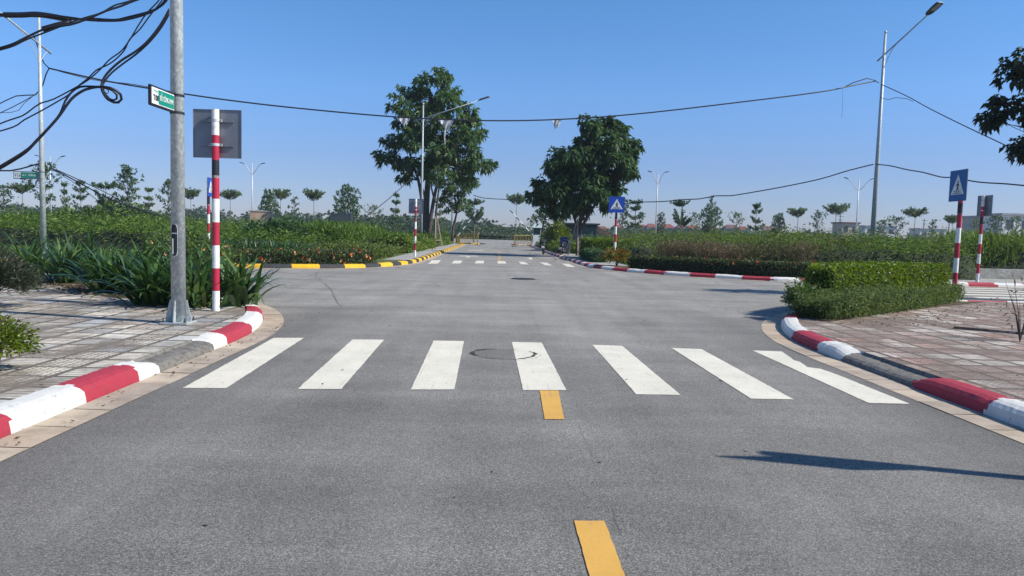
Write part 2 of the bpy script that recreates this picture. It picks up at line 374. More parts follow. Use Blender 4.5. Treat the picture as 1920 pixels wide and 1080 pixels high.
# ------------------------------------------------------------------ ground, roads, kerbs
S = 3000
sheet('ground', [(-S, -200), (S, -200), (S, S*1.6), (-S, S*1.6)], -.03, M['plain'])['kind'] = 'structure'
sheet('road', [(-170, -30), (170, -30), (170, 136), (-170, 136)], 0, M['asphalt'])['kind'] = 'structure'
def arc(cx, cy, r, a0, a1, n): return [(cx+r*math.cos(R(a0+(a1-a0)*i/n)), cy+r*math.sin(R(a0+(a1-a0)*i/n))) for i in range(n+1)]
def resample(P, step):
    P = [np.array(p, float) for p in P]; d = [0]
    for a, b in zip(P, P[1:]): d.append(d[-1]+np.linalg.norm(b-a))
    n = int(d[-1]/step); s = np.linspace(0, d[-1], n+1)
    return np.stack([np.interp(s, d, [p[i] for p in P]) for i in (0, 1)], 1), s
def offs(P, d):   # offset to the left of travel by d
    t = np.gradient(P, axis=0); t /= np.linalg.norm(t, axis=1)[:, None]; return P+np.stack([-t[:, 1], t[:, 0]], 1)*d
random.seed(3)
def kerb(name, P, side, colf, hf=None, gutter=.29, mats=None, step=.1):
    """P: foot line of the kerb; side +1: pavement lies left of travel."""
    Q, s = resample(P, step)
    H = np.array([hf(q, t) if hf else 1.0 for q, t in zip(Q, s)])
    prof = [(0, -.02), (.008, .045), (.018, .09), (.055, .120), (.11, .136), (.17, .141), (.235, .142), (.26, None)]
    rng = np.random.RandomState(5); wob = rng.normal(0, .0011 if step < .06 else .002, (len(Q), len(prof))); wob[:, 1:-1] += np.interp(s, np.arange(0, s[-1]+1, .5), rng.normal(0, .004, len(np.arange(0, s[-1]+1, .5))))[:, None]; jn = (np.abs((s+.02)%1.0-.0) < step*.6); wob[jn, 2:-1] -= .010
    mb = MB(); rows = []
    for j, (d, z) in enumerate(prof):
        L = offs(Q, d*side); zz = np.full(len(Q), .117) if z is None else (z*H if z > 0 else np.full(len(Q), z))
        rows.append([(a[0], a[1], h+wob[i, j]) for i, (a, h) in enumerate(zip(L, zz))])
    nP = len(prof); vs = [rows[j][i] for i in range(len(Q)) for j in range(nP)]
    for i in range(len(Q)-1):
        for j in range(nP-1):
            mb.f.append((i*nP+j, i*nP+j+1, (i+1)*nP+j+1, (i+1)*nP+j)); mb.m.append(colf((Q[i]+Q[i+1])/2, (s[i]+s[i+1])/2+rng.uniform(-.028, .028)))
    mb.v = vs
    o = mb.build(name, mats, smooth=False, fix=False); o['kind'] = 'structure'
    me = o.data; bm = bmesh.new(); bm.from_mesh(me); bmesh.ops.recalc_face_normals(bm, faces=bm.faces)
    up = sum(f.normal.z*f.calc_area() for f in bm.faces)
    if up < 0: bmesh.ops.reverse_faces(bm, faces=bm.faces)
    bm.to_mesh(me); bm.free()
    if gutter:
        g = MB(); A = offs(Q, -.003*side); B = offs(Q, -gutter*side); k = 0; blk = int(.5/step)
        while k < len(Q)-1:
            e = min(k+blk, len(Q)-1); z = .008+random.uniform(-.002, .002)
            idx = list(range(k, e+1))
            def sh(Pt, i, f): # pull block ends in for a joint
                j = i+1 if f > 0 else i-1; j = max(0, min(len(Q)-1, j)); v = Pt[j]-Pt[i]; n = np.linalg.norm(v)+1e-9; return Pt[i]+v/n*.006
            a = [A[i] if i not in (k, e) else sh(A, i, 1 if i == k else -1) for i in idx]
            b = [B[i] if i not in (k, e) else sh(B, i, 1 if i == k else -1) for i in idx]
            n = len(idx); vs = [(p[0], p[1], z) for p in a]+[(p[0], p[1], z-.003) for p in b]
            fs = [(i, i+1, n+i+1, n+i) for i in range(n-1)]
            g.add(vs, fs, 0); k = e
        go = g.build('gutter', M['gutter'], fix=False); go['kind'] = 'structure'
        bm = bmesh.new(); bm.from_mesh(go.data)
        for f in bm.faces:
            f.normal_update()
            if f.normal.z < 0: f.normal_flip()
        bm.to_mesh(go.data); bm.free()
    return offs(Q, .255*side)
RW = [M['kerb_red'], M['kerb_white'], M['kerb_bare']]; YB = [M['kerb_yellow'], M['kerb_black'], M['kerb_bare']]
# near left: straight then turning into the crossing road
PL = [(-3.12, -20), (-3.12, 8.7)]+arc(-11.12, 8.7, 8.0, 0, 90, 40)[1:]+[(-60, 15.6)]
def colNL(q, s):
    y = s-20
    for a, b, m in ((-99, 3.6, -1), (3.6, 4.79, 0), (4.79, 5.66, 1), (5.66, 6.52, 0), (6.52, 6.9, 1), (6.9, 8.2, 2), (8.2, 8.62, 1), (8.62, 9.68, 0), (9.68, 10.95, 1), (10.95, 11.75, 0)):
        if a <= y < b:
            return m if m >= 0 else int(y) % 2
    return int((y-11.75)/1.0+1) % 2
def drop(a, b):
    def f(q, s):
        y = s-20
        if y < a-.3 or y > b+.3: return 1.0
        if y < a: return 1-.38*(y-a+.3)/.3
        if y > b: return 1-.38*(b+.3-y)/.3
        return .62
    return f
inL = kerb('kerb', PL, 1, colNL, drop(6.95, 8.15), mats=RW, step=.04)
sheet('pavement', [tuple(p) for p in inL]+[(-60, -20)], .118, M['tiles_grey'])['kind'] = 'structure'
PR = [(4.05, -20), (4.05, 8.9)]+arc(12.0, 8.9, 7.95, 180, 90, 40)[1:]+[(60, 18.2)]
def colNR(q, s):
    y = s-20
    for a, b, m in ((3.5, 4.7, 0), (4.7, 5.93, 1), (5.93, 7.02, 0), (7.02, 8.5, 2), (8.5, 9.17, 1), (9.17, 10.3, 0), (10.3, 12.0, 1), (12.0, 13, 0)):
        if a <= y < b: return m
    return int(y) % 2
inR = kerb('kerb', PR, -1, colNR, drop(7.1, 8.45), mats=RW, step=.04)
sheet('pavement', [tuple(p) for p in inR]+[(60, -20)], .118, M['tiles_red'])['kind'] = 'structure'
# far left, yellow and black
PFL = catmull([(-60, 21.0), (-30, 22.4), (-15.4, 23.4), (-8.6, 24.2), (-6.6, 24.8), (-5.45, 25.45), (-4.7, 26.3), (-4.15, 27.4), (-3.8, 28.6), (-3.55, 30.2), (-3.42, 33), (-3.4, 40), (-3.4, 60), (-3.4, 75), (-3.9, 79), (-6, 81), (-60, 82)], .3)
inFL = kerb('kerb', PFL, 1, lambda q, s: int(s/.92) % 2, None, .25, YB, .115)
sheet('verge', [tuple(p) for p in inFL]+[(-60, 21.5)], .116, M['grass_ground'])['kind'] = 'structure'
PFR = catmull([(60, 26.5), (25, 24.9), (16.6, 24.4), (10.3, 24.3), (8.7, 24.7), (7.3, 25.6), (6.1, 26.6), (5.1, 27.9), (4.4, 29.3), (3.98, 31), (3.8, 33), (3.65, 40), (3.5, 46), (3.35, 60), (3.3, 75), (3.9, 79), (6, 81), (60, 82)], .3)
inFR = kerb('kerb', PFR, -1, lambda q, s: int(s/.95+.4) % 2, None, .25, RW, .115)
sheet('verge', [tuple(p) for p in inFR]+[(60, 27)], .116, M['grass_ground'])['kind'] = 'structure'
sheet('pavement', [(-60, 21.9), (-30, 23.2), (-15.4, 24.0), (-13.2, 24.2), (-13.6, 26.2), (-30, 25.6), (-60, 24.2)], .122, M['concrete'])['kind'] = 'structure'
sheet('pavement', [(-3.7, 31), (-3.7, 74), (-4.6, 74), (-4.8, 31)], .122, M['concrete'])['kind'] = 'structure'
sheet('pavement', [(4.4, 31.5), (4.1, 33), (3.8, 60), (5.2, 60), (5.5, 33), (5.6, 30.3)], .122, M['concrete'])['kind'] = 'structure'
sheet('pavement', [(15.6, 24.75), (17, 24.75), (40, 25.95), (40, 28.9), (15.6, 27.6)], .124, M['concrete'])['kind'] = 'structure'
sheet('verge', [(-170, 131), (170, 131), (170, 170), (-170, 170)], .05, M['grass_ground'])['kind'] = 'structure'
# soil beds on the near pavement
sheet('planting_bed', [(-4.75, 12.9), (-5.3, 12.45), (-6.4, 12.5), (-7.4, 13.3), (-8.6, 14.6), (-10, 15.7), (-12, 16.2), (-11, 16.4), (-9, 16.1), (-7, 15.4), (-5.7, 14.4)], .126, M['soil'])['kind'] = 'structure'
sheet('planting_bed', [(4.95, 12.1), (5.3, 11.6), (8.05, 14.1), (11.0, 16.4), (9.5, 16.4), (7.3, 15.1), (5.9, 13.7)], .126, M['soil'])['kind'] = 'structure'

# ------------------------------------------------------------------ markings
def quads(name, polys, z, mat, rag=False):
    mb = MB()
    for p in polys:
        if rag:
            r_ = random.Random(len(p)+int(p[0][0]*100)); q_ = []
            for (x0, y0), (x1, y1) in zip(p, p[1:]+p[:1]):
                L_ = math.hypot(x1-x0, y1-y0); n_ = max(1, int(L_/.05))
                for k_ in range(n_): t_ = k_/n_; q_.append((x0+(x1-x0)*t_+r_.gauss(0, .0016), y0+(y1-y0)*t_+r_.gauss(0, .0022)))
            p = q_
        n = len(p); mb.add([(a[0], a[1], z) for a in p], [tuple(range(n))])
    o = mb.build(name, mat, fix=False); bm = bmesh.new(); bm.from_mesh(o.data)
    for f in bm.faces:
        f.normal_update()
        if f.normal.z < 0: f.normal_flip()
    bmesh.ops.triangulate(bm, faces=bm.faces); bm.to_mesh(o.data); bm.free()
    return tag(o, kind='structure')
near = [[(343, 728), (424, 728.5), (570, 634), (513, 634)], [(558, 730), (640, 730), (720, 637.5), (661, 637)], [(770, 731), (852, 731), (870, 640), (813, 639)],
 [(980.8, 732), (1062, 732), (1016, 643), (959.8, 641.7)], [(1193, 740), (1276, 741), (1166.5, 649), (1110.6, 647)], [(1408, 748), (1488, 749.5), (1315, 655), (1259, 653)]]
last = [(1628, 756), (1706, 758), (1570, 703), (1538, 692), (1514, 689), (1500, 679), (1489, 676), (1466, 659.5), (1411, 657.5)]
quads('crosswalk', [[at(*p)[:2] for p in q] for q in near+[last]], .004, M['road_white'], True)
far = [[(133, 447), (243, 447), (282, 408), (180, 408)], [(400, 445), (500, 445), (525, 412), (430, 412)], [(658, 444), (762, 444), (765, 413), (683, 413)], [(923, 446), (1018, 446), (1000, 418), (913, 418)],
 [(1182, 452), (1272, 457), (1220, 427), (1152, 424)], [(1450, 465), (1535, 468), (1475, 436), (1395, 432)], [(1700, 480), (1795, 485), (1725, 450), (1637, 446)]]
quads('crosswalk', [[at(780+x/6, 420+y/6)[:2] for x, y in q] for q in far], .004, M['road_white'])
quads('crosswalk', [[(x, 17.75), (x+.4, 17.8), (x+.4+.1, 23.7), (x+.1, 23.7)] for x in []]+[[(12.7, y), (16.6, y+.12), (16.7, y+.52), (12.8, y+.4)] for y in (19.2, 20.2, 21.2, 22.2, 23.2)], .004, M['road_white'])
dash = [[(1012, 733), (1047, 733), (1058, 787), (1021, 787)], [(1077, 978), (1133, 978), (1170, 1080), (1103, 1080)]]
dq = [[at(*p)[:2] for p in q] for q in dash]
dq[1] = [dq[1][0], dq[1][1], (dq[1][1][0]+.005, 2.4), (dq[1][0][0]+.003, 2.4)]
cq = [[(.02+dx*.0, y), (.18, y), (.18, y+1.0), (.02, y+1.0)] for dx, y in [(0, 35.2+2.4*i) for i in range(8)]]
quads('centre_line', dq, .005, M['road_yellow'], True); quads('centre_line', cq, .005, M['road_yellow'])
def arrow(cx, cy, s=1.0, turn=0):
    P = [(-.08, -1.5), (.08, -1.5), (.08, .2), (.35, .2), (0, 1.5), (-.35, .2), (-.08, .2)]
    return [(cx+x*s, cy+y*s) for x, y in P]
def at2(*p): return at(*p)[:2]
quads('road_arrow', [[at2(862, 479.7), (at2(900, 480)), at2(900, 480.9), at2(862, 480.7)], [at2(872, 482.3), at2(880, 480), at2(884, 480.5), at2(880, 482.7)], [at2(895, 481.8), at2(901, 480.2), at2(896, 480)],
   [at2(878, 469.1), at2(906, 469.4), at2(906, 470), at2(878, 469.7)], [at2(989, 483.2), at2(996, 483.2), at2(999, 486.2), at2(993, 486.4)], [at2(985, 484.2), at2(989, 483.2), at2(993, 484.6), at2(990, 484.4)]], .005, M['road_white'])
# round repaired manhole under the near crossing
random.seed(11)
c0 = at(945, 664); mb = MB(); N = 48
def ringpt(r, a): return (c0[0]+r*math.cos(a), c0[1]+r*math.sin(a), .0)
Mpatch = mk_asphalt('asphalt_patch', .74)
mb.add([(c0[0], c0[1], .0025)]+[ringpt(.355, 2*math.pi*i/N)[:2]+(.0025,) for i in range(N)], [(0, i+1, (i+1) % N+1) for i in range(N)])
tag(mb.build('manhole_patch', Mpatch, fix=False), kind='structure')
mb = MB()
for rep, (r0, th, z) in enumerate(((.36, .036, .0065), (.43, .006, .0062), (.33, .006, .0063))):
    ww = [max(.0, th*random.uniform(.2, 1.5)*max(0, .55+.75*math.sin(q_*.13+rep+2.2)+.3*math.sin(q_*.41))) for q_ in range(N*2)]; rr = [r0+random.gauss(0, .007)+.012*math.sin(q_*.19) for q_ in range(N*2)]
    for i in range(N*2):
        j = (i+1) % (N*2); a, b = 2*math.pi*i/(N*2), 2*math.pi*j/(N*2)
        if rep and random.random() < .5: continue
        p = [ringpt(rr[i]-ww[i]/2, a), ringpt(rr[i]+ww[i]/2, a), ringpt(rr[j]+ww[j]/2, b), ringpt(rr[j]-ww[j]/2, b)]
        mb.add([(x, y, z) for x, y, _ in p], [(0, 1, 2, 3)])
crk = NT('crack').fin((.035, .034, .034), .95)
tag(mb.build('road_crack', crk, fix=False), kind='structure')
# hairline cracks and repaired strips on the crossing
def crack(pts, wd, name='road_crack'):
    P = [np.array(at(*p)[:2]) for p in pts]; P = catmull(P, .15); mb = MB(); n = len(P)
    P = [p+np.array([random.gauss(0, .02), random.gauss(0, .02)]) for p in P]
    for i in range(n-1):
        a, b = P[i], P[i+1]; t = (b-a)/(np.linalg.norm(b-a)+1e-6); nn = np.array([-t[1], t[0]])*wd*random.uniform(.4, 1.2)
        q = [a-nn, a+nn, b+nn, b-nn]; mb.add([(x, y, .003) for x, y in q], [(0, 1, 2, 3)])
    tag(mb.build(name, crk, fix=False), kind='structure')
crack([(597, 508), (592, 516), (600, 525), (612, 535), (622, 545), (628, 560), (640, 575)], .007)
crack([(500, 536), (560, 536), (620, 537)], .01)
crack([(1020, 495), (1037, 491), (1042, 486), (1035, 481)], .02)
crack([(800, 497), (860, 498), (905, 500), (960, 499), (1010, 498)], .02)
# manhole cover on the crossing
c1 = at(981, 523)
o = empty('manhole_cover', (c1[0], c1[1], .004), 0, 'flat dark round manhole cover in the middle of the crossing roads', 'manhole cover')
mb = MB(); mb.tube([(0, 0, 0), (0, 0, .012)], .36, 32); mb.build('cover', simple('cast_iron', (.045, .045, .045), .6, .3, .3, 20), o)
mb = MB()
for i in range(32):
    a, b = 2*math.pi*i/32, 2*math.pi*(i+1)/32
    mb.add([(r*math.cos(t), r*math.sin(t), z) for r, t, z in ((.37, a, .0), (.42, a, .009), (.42, b, .009), (.37, b, .0))], [(0, 1, 2, 3)])
mb.build('rim', M['concrete'], o)

# ------------------------------------------------------------------ foliage tools
def nrm(v): return v/(np.linalg.norm(v, axis=-1, keepdims=True)+1e-9)
def mesh_np(name, V, F, mats, mi=None, parent=None):
    me = bpy.data.meshes.new(name); me.vertices.add(len(V)); me.vertices.foreach_set('co', V.astype(np.float32).ravel())
    k = F.shape[1]; me.loops.add(F.size); me.loops.foreach_set('vertex_index', F.astype(np.int32).ravel())
    me.polygons.add(len(F)); me.polygons.foreach_set('loop_start', np.arange(0, F.size, k, dtype=np.int32))
    me.polygons.foreach_set('loop_total', np.full(len(F), k, np.int32))
    for m in mats: me.materials.append(m)
    if mi is not None: me.polygons.foreach_set('material_index', mi.astype(np.int32))
    me.update(calc_edges=True); return link(name, me, parent)
def leafVF(P, D, L, W, rng, droop=.25):
    """rhombic leaves: base P, axis D, length L, width W"""
    n = len(P); D = nrm(D); up = nrm(rng.normal(0, 1, (n, 3))+np.array([0, 0, 1.2])); sd = nrm(np.cross(D, up))
    L = np.broadcast_to(L, n)[:, None]; W = np.broadcast_to(W, n)[:, None]
    mid = P+D*L*.45; tip = P+D*L-np.array([0, 0, 1])*L*droop
    V = np.stack([P, mid+sd*W*.5, tip, mid-sd*W*.5], 1).reshape(-1, 3); F = np.arange(n*4).reshape(n, 4); return V, F
def sprayPts(p0, p1, n, wd, rng, zs=.25):
    t = rng.uniform(.25, 1.05, n)[:, None]; p0 = np.array(p0); p1 = np.array(p1)
    return p0+(p1-p0)*t+rng.normal(0, 1, (n, 3))*np.array([wd, wd, wd*zs])*(.4+.6*t)
def blobPts(c, r, n, rng, rz=1.0):
    d = nrm(rng.normal(0, 1, (n, 3))); rr = rng.uniform(.25, 1, (n, 1))**.45; return np.array(c)+d*rr*np.array([r, r, r*rz]), d
def tree_obj(root, spec, seed, leafm, barkm, tuft=7, L=.32, W=.13, droop=.35, spread=.75):
    """spec: dict(trunk=[(pts),(radii)], branches=[(p0,p1,r)], blobs=[(x,y,z,r,rz,n)], sprays=[(p0,p1,w,n)])"""
    rng = np.random.RandomState(seed); mb = MB()
    for pts, rad in spec['trunk']: mb.tube(pts, rad, 8)
    for p0, p1, r in spec.get('branches', []):
        p0 = np.array(p0); p1 = np.array(p1); mid = (p0+p1)/2+rng.normal(0, .06, 3)*np.linalg.norm(p1-p0)+np.array([0, 0, -.06])*np.linalg.norm((p1-p0)[:2])
        mb.tube([p0, mid, p1], [r, r*.65, r*.25], 5)
    mb.build('trunk', barkm, root, smooth=True, fix=False)
    Ps, Ds = [], []
    for x, y, z, r, rz, n in spec.get('blobs', []):
        P, d = blobPts((x, y, z), r, n, rng, rz); Ps.append(P); Ds.append(d+np.array([0, 0, .1]))
    for p0, p1, wd, n in spec.get('sprays', []):
        P = sprayPts(p0, p1, n, wd, rng); ax = np.array(p1)-np.array(p0); Ps.append(P); Ds.append(np.repeat(nrm(ax)[None], n, 0)+rng.normal(0, .4, (n, 3)))
    P = np.concatenate(Ps); D = np.concatenate(Ds)
    P = np.repeat(P, tuft, 0); D = np.repeat(nrm(D), tuft, 0)+rng.normal(0, spread, (len(P), 3))
    P = P+rng.normal(0, L*.12, P.shape)
    V, F = leafVF(P, D, L*rng.uniform(.6, 1.2, len(P)), W*rng.uniform(.7, 1.2, len(P)), rng, droop)
    mesh_np('crown', V, F, [leafm], parent=root)
def trunkp(h, r, lean=0, rng=None, seg=5, base=0.0):
    rng = rng or np.random.RandomState(1)
    pts = [(lean*h*(i/seg)**1.5+rng.normal(0, .02*h*.2), rng.normal(0, .01*h*.2), base+h*i/seg) for i in range(seg+1)]
    return [(pts, [r*(1-.6*i/seg) for i in range(seg+1)])]
def umbrella(seed, H=6.0, Rr=2.1, fork=.62, dens=1.0):
    rng = np.random.RandomState(seed); sp = dict(trunk=trunkp(H*.93, .085, 0, rng), branches=[], sprays=[], blobs=[])
    n = 15
    for i in range(n):
        a = 2*math.pi*i/n+rng.uniform(-.2, .2); r = Rr*rng.uniform(.55, 1.1); z0 = H*rng.uniform(fork, fork+.09)
        z1 = H*(.82+.12*rng.uniform(0, 1)+.03*r/Rr) if fork > .5 else z0+(H*.94-z0)*rng.uniform(.25, .8)
        p0 = (0, 0, z0); p1 = (r*math.cos(a), r*math.sin(a), z1); sp['branches'].append((p0, p1, .035)); sp['sprays'].append((p0, p1, .13, int(24*dens)))
    for i in range(11):
        a = rng.uniform(0, 6.28); r = Rr*rng.uniform(.35, .95); z0 = H*.86; p1 = (r*math.cos(a), r*math.sin(a), H*rng.uniform(.90, .99)-.1*r/Rr); sp['branches'].append(((0, 0, z0), p1, .02)); sp['sprays'].append(((0, 0, z0), p1, .13, int(18*dens)))
    return sp
def tiered(seed, H=6.0, Rr=1.5, tiers=(.42, .6, .76, .9), dens=1.0):
    rng = np.random.RandomState(seed); sp = dict(trunk=trunkp(H*.98, .07, 0, rng), branches=[], sprays=[])
    for k, tz in enumerate(tiers):
        rr = Rr*(1.0-.17*k); n = rng.randint(5, 8); sx_ = rng.uniform(.75, 1.15); tz = tz+rng.uniform(-.03, .03)
        for i in range(n):
            a = 2*math.pi*(i+.5*k)/n+rng.uniform(-.4, .4); r = rr*sx_*rng.uniform(.5, 1.2); p0 = (0, 0, H*(tz-rng.uniform(0, .04))); p1 = (r*math.cos(a), r*math.sin(a), H*tz+r*rng.uniform(.1, .6))
            sp['branches'].append((p0, p1, .025)); sp['sprays'].append((p0, p1, .14, int(17*dens)))
    return sp
def airy(seed, H=6.0, Rr=1.5, fork=.35, n=20, dens=.85, top=1.0):
    rng = np.random.RandomState(seed); sp = dict(trunk=trunkp(H*.9, .075, rng.uniform(-.03, .03), rng), branches=[], sprays=[])
    for i in range(n):
        t = i/(n-1); z0 = H*(fork+(.88-fork)*t*.95); a = i*2.4+rng.uniform(-.3, .3); r = Rr*math.sin(math.pi*min(1, .22+.72*t))**.8*rng.uniform(.55, 1.15)
        p1 = (r*math.cos(a), r*math.sin(a), min(H*top, z0+r*rng.uniform(.4, .95))); sp['branches'].append(((0, 0, z0), p1, .03)); sp['sprays'].append(((0, 0, z0), p1, .24, int(13*dens)))
    return sp
def dense(seed, H=6.0, Rr=2.0, base=.22, nb=16, rb=.8, n=55):
    rng = np.random.RandomState(seed); sp = dict(trunk=trunkp(H*.8, .12, 0, rng), branches=[], blobs=[])
    for i in range(nb):
        t = (i+.5)/nb; z = H*(base+(.88-base)*t); r = Rr*math.sin(math.pi*(.18+.75*t))**.7*rng.uniform(.35, .8); a = i*2.4
        c = (r*math.cos(a), r*math.sin(a), z); sp['blobs'].append((*c, rb*rng.uniform(.7, 1.15), .75, n)); sp['branches'].append(((0, 0, z*.75), c, .05))
    return sp

# ------------------------------------------------------------------ the two big trees (crowns follow the photo's silhouettes, with real depth)
def pxtree(name, Y, bx, blobs, label, stems, seed, leafm, L, W, nper, basez=.12):
    b = to(bx, hor(bx), Y); root = empty(name, (b[0], Y, basez), 0, label, 'tree'); rng = np.random.RandomState(seed)
    sc = Y/FPX; sp = dict(trunk=[], branches=[], blobs=[])
    for pts, r0 in stems:
        P = []
        for i, (px, py, dy) in enumerate(pts):
            q = to(px, py, Y); P.append((q[0]-b[0], dy, max(q[2]-basez, -.15)))
        P = [tuple(q) for q in catmull(P, .5)]; sp['trunk'].append((P, [r0*(1-.72*i/len(P)) for i in range(len(P))]))
    tips = [P[int(len(P)*f)] for P, _ in sp['trunk'] for f in (.5, .7, .95)]
    for px, py, r, dy in blobs:
        q = to(px, py, Y); rr = r*sc; c = (q[0]-b[0], dy, q[2]-basez)
        n = int(nper*(r/30)**1.7)
        sp['blobs'].append((*c, rr*.8, .6, int(n*.42)))
        for _ in range(5):
            d_ = nrm(rng.normal(0, 1, 3)); s_ = rng.uniform(.28, .5); cc = np.array(c)+d_*rr*np.array([.95, .95, .75])
            sp['blobs'].append((*cc, rr*s_, .6, int(n*.12))); sp['branches'].append((c, tuple(cc), .025))
        for _ in range(3):
            cc = (c[0]+rng.normal(0, rr*.4), c[1]+rng.normal(0, rr*.4), c[2]+rng.normal(0, rr*.3))
            tp = min(tips, key=lambda t: (t[0]-cc[0])**2+(t[1]-cc[1])**2+(t[2]-cc[2])**2+(9 if t[2] > cc[2] else 0))
            sp['branches'].append((tp, cc, .05))
    tree_obj(root, sp, seed, leafm, M['bark'], 7, L, W, .45); return root
pxtree('large_tree', 58, 800, [(790, 158, 24, .3), (828, 150, 20, -.5), (765, 172, 18, .2), (840, 172, 22, .8), (762, 203, 26, -.8), (800, 198, 30, 1.2), (845, 200, 28, -1), (880, 205, 15, 0),
  (765, 226, 26, 1.2), (808, 232, 34, -1.4), (850, 238, 32, 1.2), (880, 225, 18, -.3), (738, 262, 20, .4), (775, 268, 30, -1.2), (822, 275, 36, 1.5), (868, 270, 32, -1.2), (897, 252, 14, .5),
  (722, 290, 19, -.3), (755, 305, 26, 1.0), (800, 308, 26, -1.2), (848, 312, 32, 1.2), (888, 303, 24, -.8), (915, 312, 14, .2), (757, 332, 14, .3), (872, 335, 20, .5), (840, 290, 26, -2)],
  'tallest tree, dark broad crown on bare forking trunks left of the far road', [([(800, 470, 0), (799, 400, 0), (803, 330, .1), (812, 250, .1), (815, 180, 0)], .30), ([(797, 470, .2), (793, 400, .3), (784, 340, .4), (768, 290, .5), (760, 240, .3)], .18),
   ([(804, 440, -.2), (815, 370, -.4), (832, 310, -.6), (852, 260, -.4)], .17), ([(800, 400, .1), (790, 350, .4), (760, 315, .7), (738, 292, .5)], .1)], 5, M['fl_big'], .42, .17, 120)
pxtree('large_tree', 44, 1083, [(1125, 228, 20, .2), (1105, 240, 22, -.6), (1145, 236, 18, .4), (1165, 250, 16, 0), (1100, 262, 24, .7), (1135, 262, 28, -.9), (1170, 272, 24, .5), (1188, 272, 13, -.2),
  (1055, 300, 26, .4), (1085, 292, 28, -1), (1120, 300, 32, 1.0), (1155, 300, 28, -.9), (1182, 295, 16, .3), (1040, 320, 20, -.5), (1070, 330, 28, 1), (1105, 335, 30, -1.1), (1140, 332, 28, .9), (1170, 325, 20, -.3),
  (1020, 348, 20, .3), (1045, 355, 26, -.8), (1080, 362, 28, .8), (1115, 362, 28, -.8), (1148, 350, 22, .5), (1005, 370, 16, 0), (1030, 380, 20, .5), (1060, 388, 22, -.6), (1095, 388, 20, .6), (1130, 380, 18, -.3), (1050, 402, 12, .2)],
  'dense dark leaning tree over the guard booth right of the far road', [([(1083, 485, 0), (1086, 430, 0), (1092, 390, 0), (1100, 330, 0), (1110, 260, 0)], .14), ([(1086, 440, .1), (1075, 400, .3), (1055, 370, .4), (1035, 350, .3)], .09),
   ([(1088, 430, -.1), (1110, 390, -.3), (1140, 350, -.4), (1160, 300, -.2)], .09), ([(1092, 390, 0), (1120, 350, .4), (1140, 300, .5)], .1)], 8, M['fl_dark'], .34, .15, 150)
pxtree('leaning_tree', 64, 829, [(838, 345, 22, .3), (862, 352, 24, -.5), (850, 372, 20, .6), (880, 345, 16, 0), (868, 385, 15, -.2), (845, 392, 11, .2)],
  'dark bushy tree with a slanting trunk beside the thin pole, left of the gate', [([(848, 452, 0), (850, 425, 0), (856, 400, 0), (852, 370, 0)], .13)], 9, M['fl_big'], .38, .15, 90)
pxtree('staked_tree', 56, 817, [(812, 300, 22, .5), (832, 320, 22, -.5), (818, 335, 14, .2)],
  'slim forked tree held by tripod stakes beside the tallest tree', [([(817, 470, 0), (817, 410, 0), (821, 370, 0), (826, 330, 0)], .13), ([(817, 380, 0), (808, 350, .2), (812, 320, .2)], .08)], 10, M['fl_big'], .36, .15, 80)
pxtree('young_tree', 62, 1018, [(1040, 402, 14, .2), (1018, 400, 12, -.2), (1006, 408, 11, .3), (1022, 418, 12, 0), (1015, 395, 10, .2)],
  'young pale green leaning tree in front of the small ticket kiosk', [([(1013, 458, 0), (1018, 425, 0), (1024, 395, 0), (1028, 375, 0)], .09)], 12, M['fl_mid'], .26, .12, 80)
# stakes holding trees
def stakes(X, Y, h, sp, label, bars=True):
    o = empty('tree_stakes', (X, Y, .12), 0, label, 'tree stakes')
    for a in (0, 2.1, 4.2):
        mb = MB(); mb.tube([(sp*math.cos(a+.5), sp*math.sin(a+.5), -.05), (0.05*math.cos(a), .05*math.sin(a), h)], .035, 6); mb.build('stake', M['timber'], o, fix=False)
    if bars:
        mb = MB()
        for a in (0, 2.1, 4.2):
            f = .22; p = [(sp*(1-f)*math.cos(b+.5), sp*(1-f)*math.sin(b+.5), h*f) for b in (a, a+2.1)]; mb.tube(p, .025, 6)
        mb.build('cross_bar', M['timber'], o, fix=False)
q = to(817, 440, 56); stakes(q[0], 56, 2.4, .55, 'pale timber tripod stakes round the slim forked tree')
q = to(1083, 440, 44); stakes(q[0], 44, 2.2, .6, 'pale timber stakes propping the leaning tree by the booth', False)

# ------------------------------------------------------------------ smaller trees across the plots
KIND = {'umb': lambda s: (umbrella(s, fork=.74), M['fl_pale']), 'umbd': lambda s: (umbrella(s, 6, 2.0, .42, 1.7), M['fl_mid']), 'tier': lambda s: (tiered(s), M['fl_mid']), 'tierp': lambda s: (tiered(s, 6, 1.4, (.3, .45, .6, .76, .92), .8), M['fl_pale']),
        'airy': lambda s: (airy(s), M['fl_mid']), 'airyp': lambda s: (airy(s, 6, 1.9, .42, 16, .9), M['fl_pale']), 'tall': lambda s: (airy(s, 6, 1.25, .22, 34, .75), M['fl_mid']), 'dense': lambda s: (dense(s), M['fl_dark']),
        'spin': lambda s: (airy(s, 6, .8, .4, 9, .8), M['fl_mid']), 'oval': lambda s: (dense(s, 6, 1.5, .15, 14, .7, 40), M['fl_far'])}
WID = {'umb': 4.2, 'umbd': 4.1, 'tier': 3.1, 'tierp': 2.9, 'airy': 3.2, 'airyp': 4.0, 'tall': 3.0, 'dense': 4.6, 'spin': 1.8, 'oval': 3.4}
protos = {}; nxt = {}
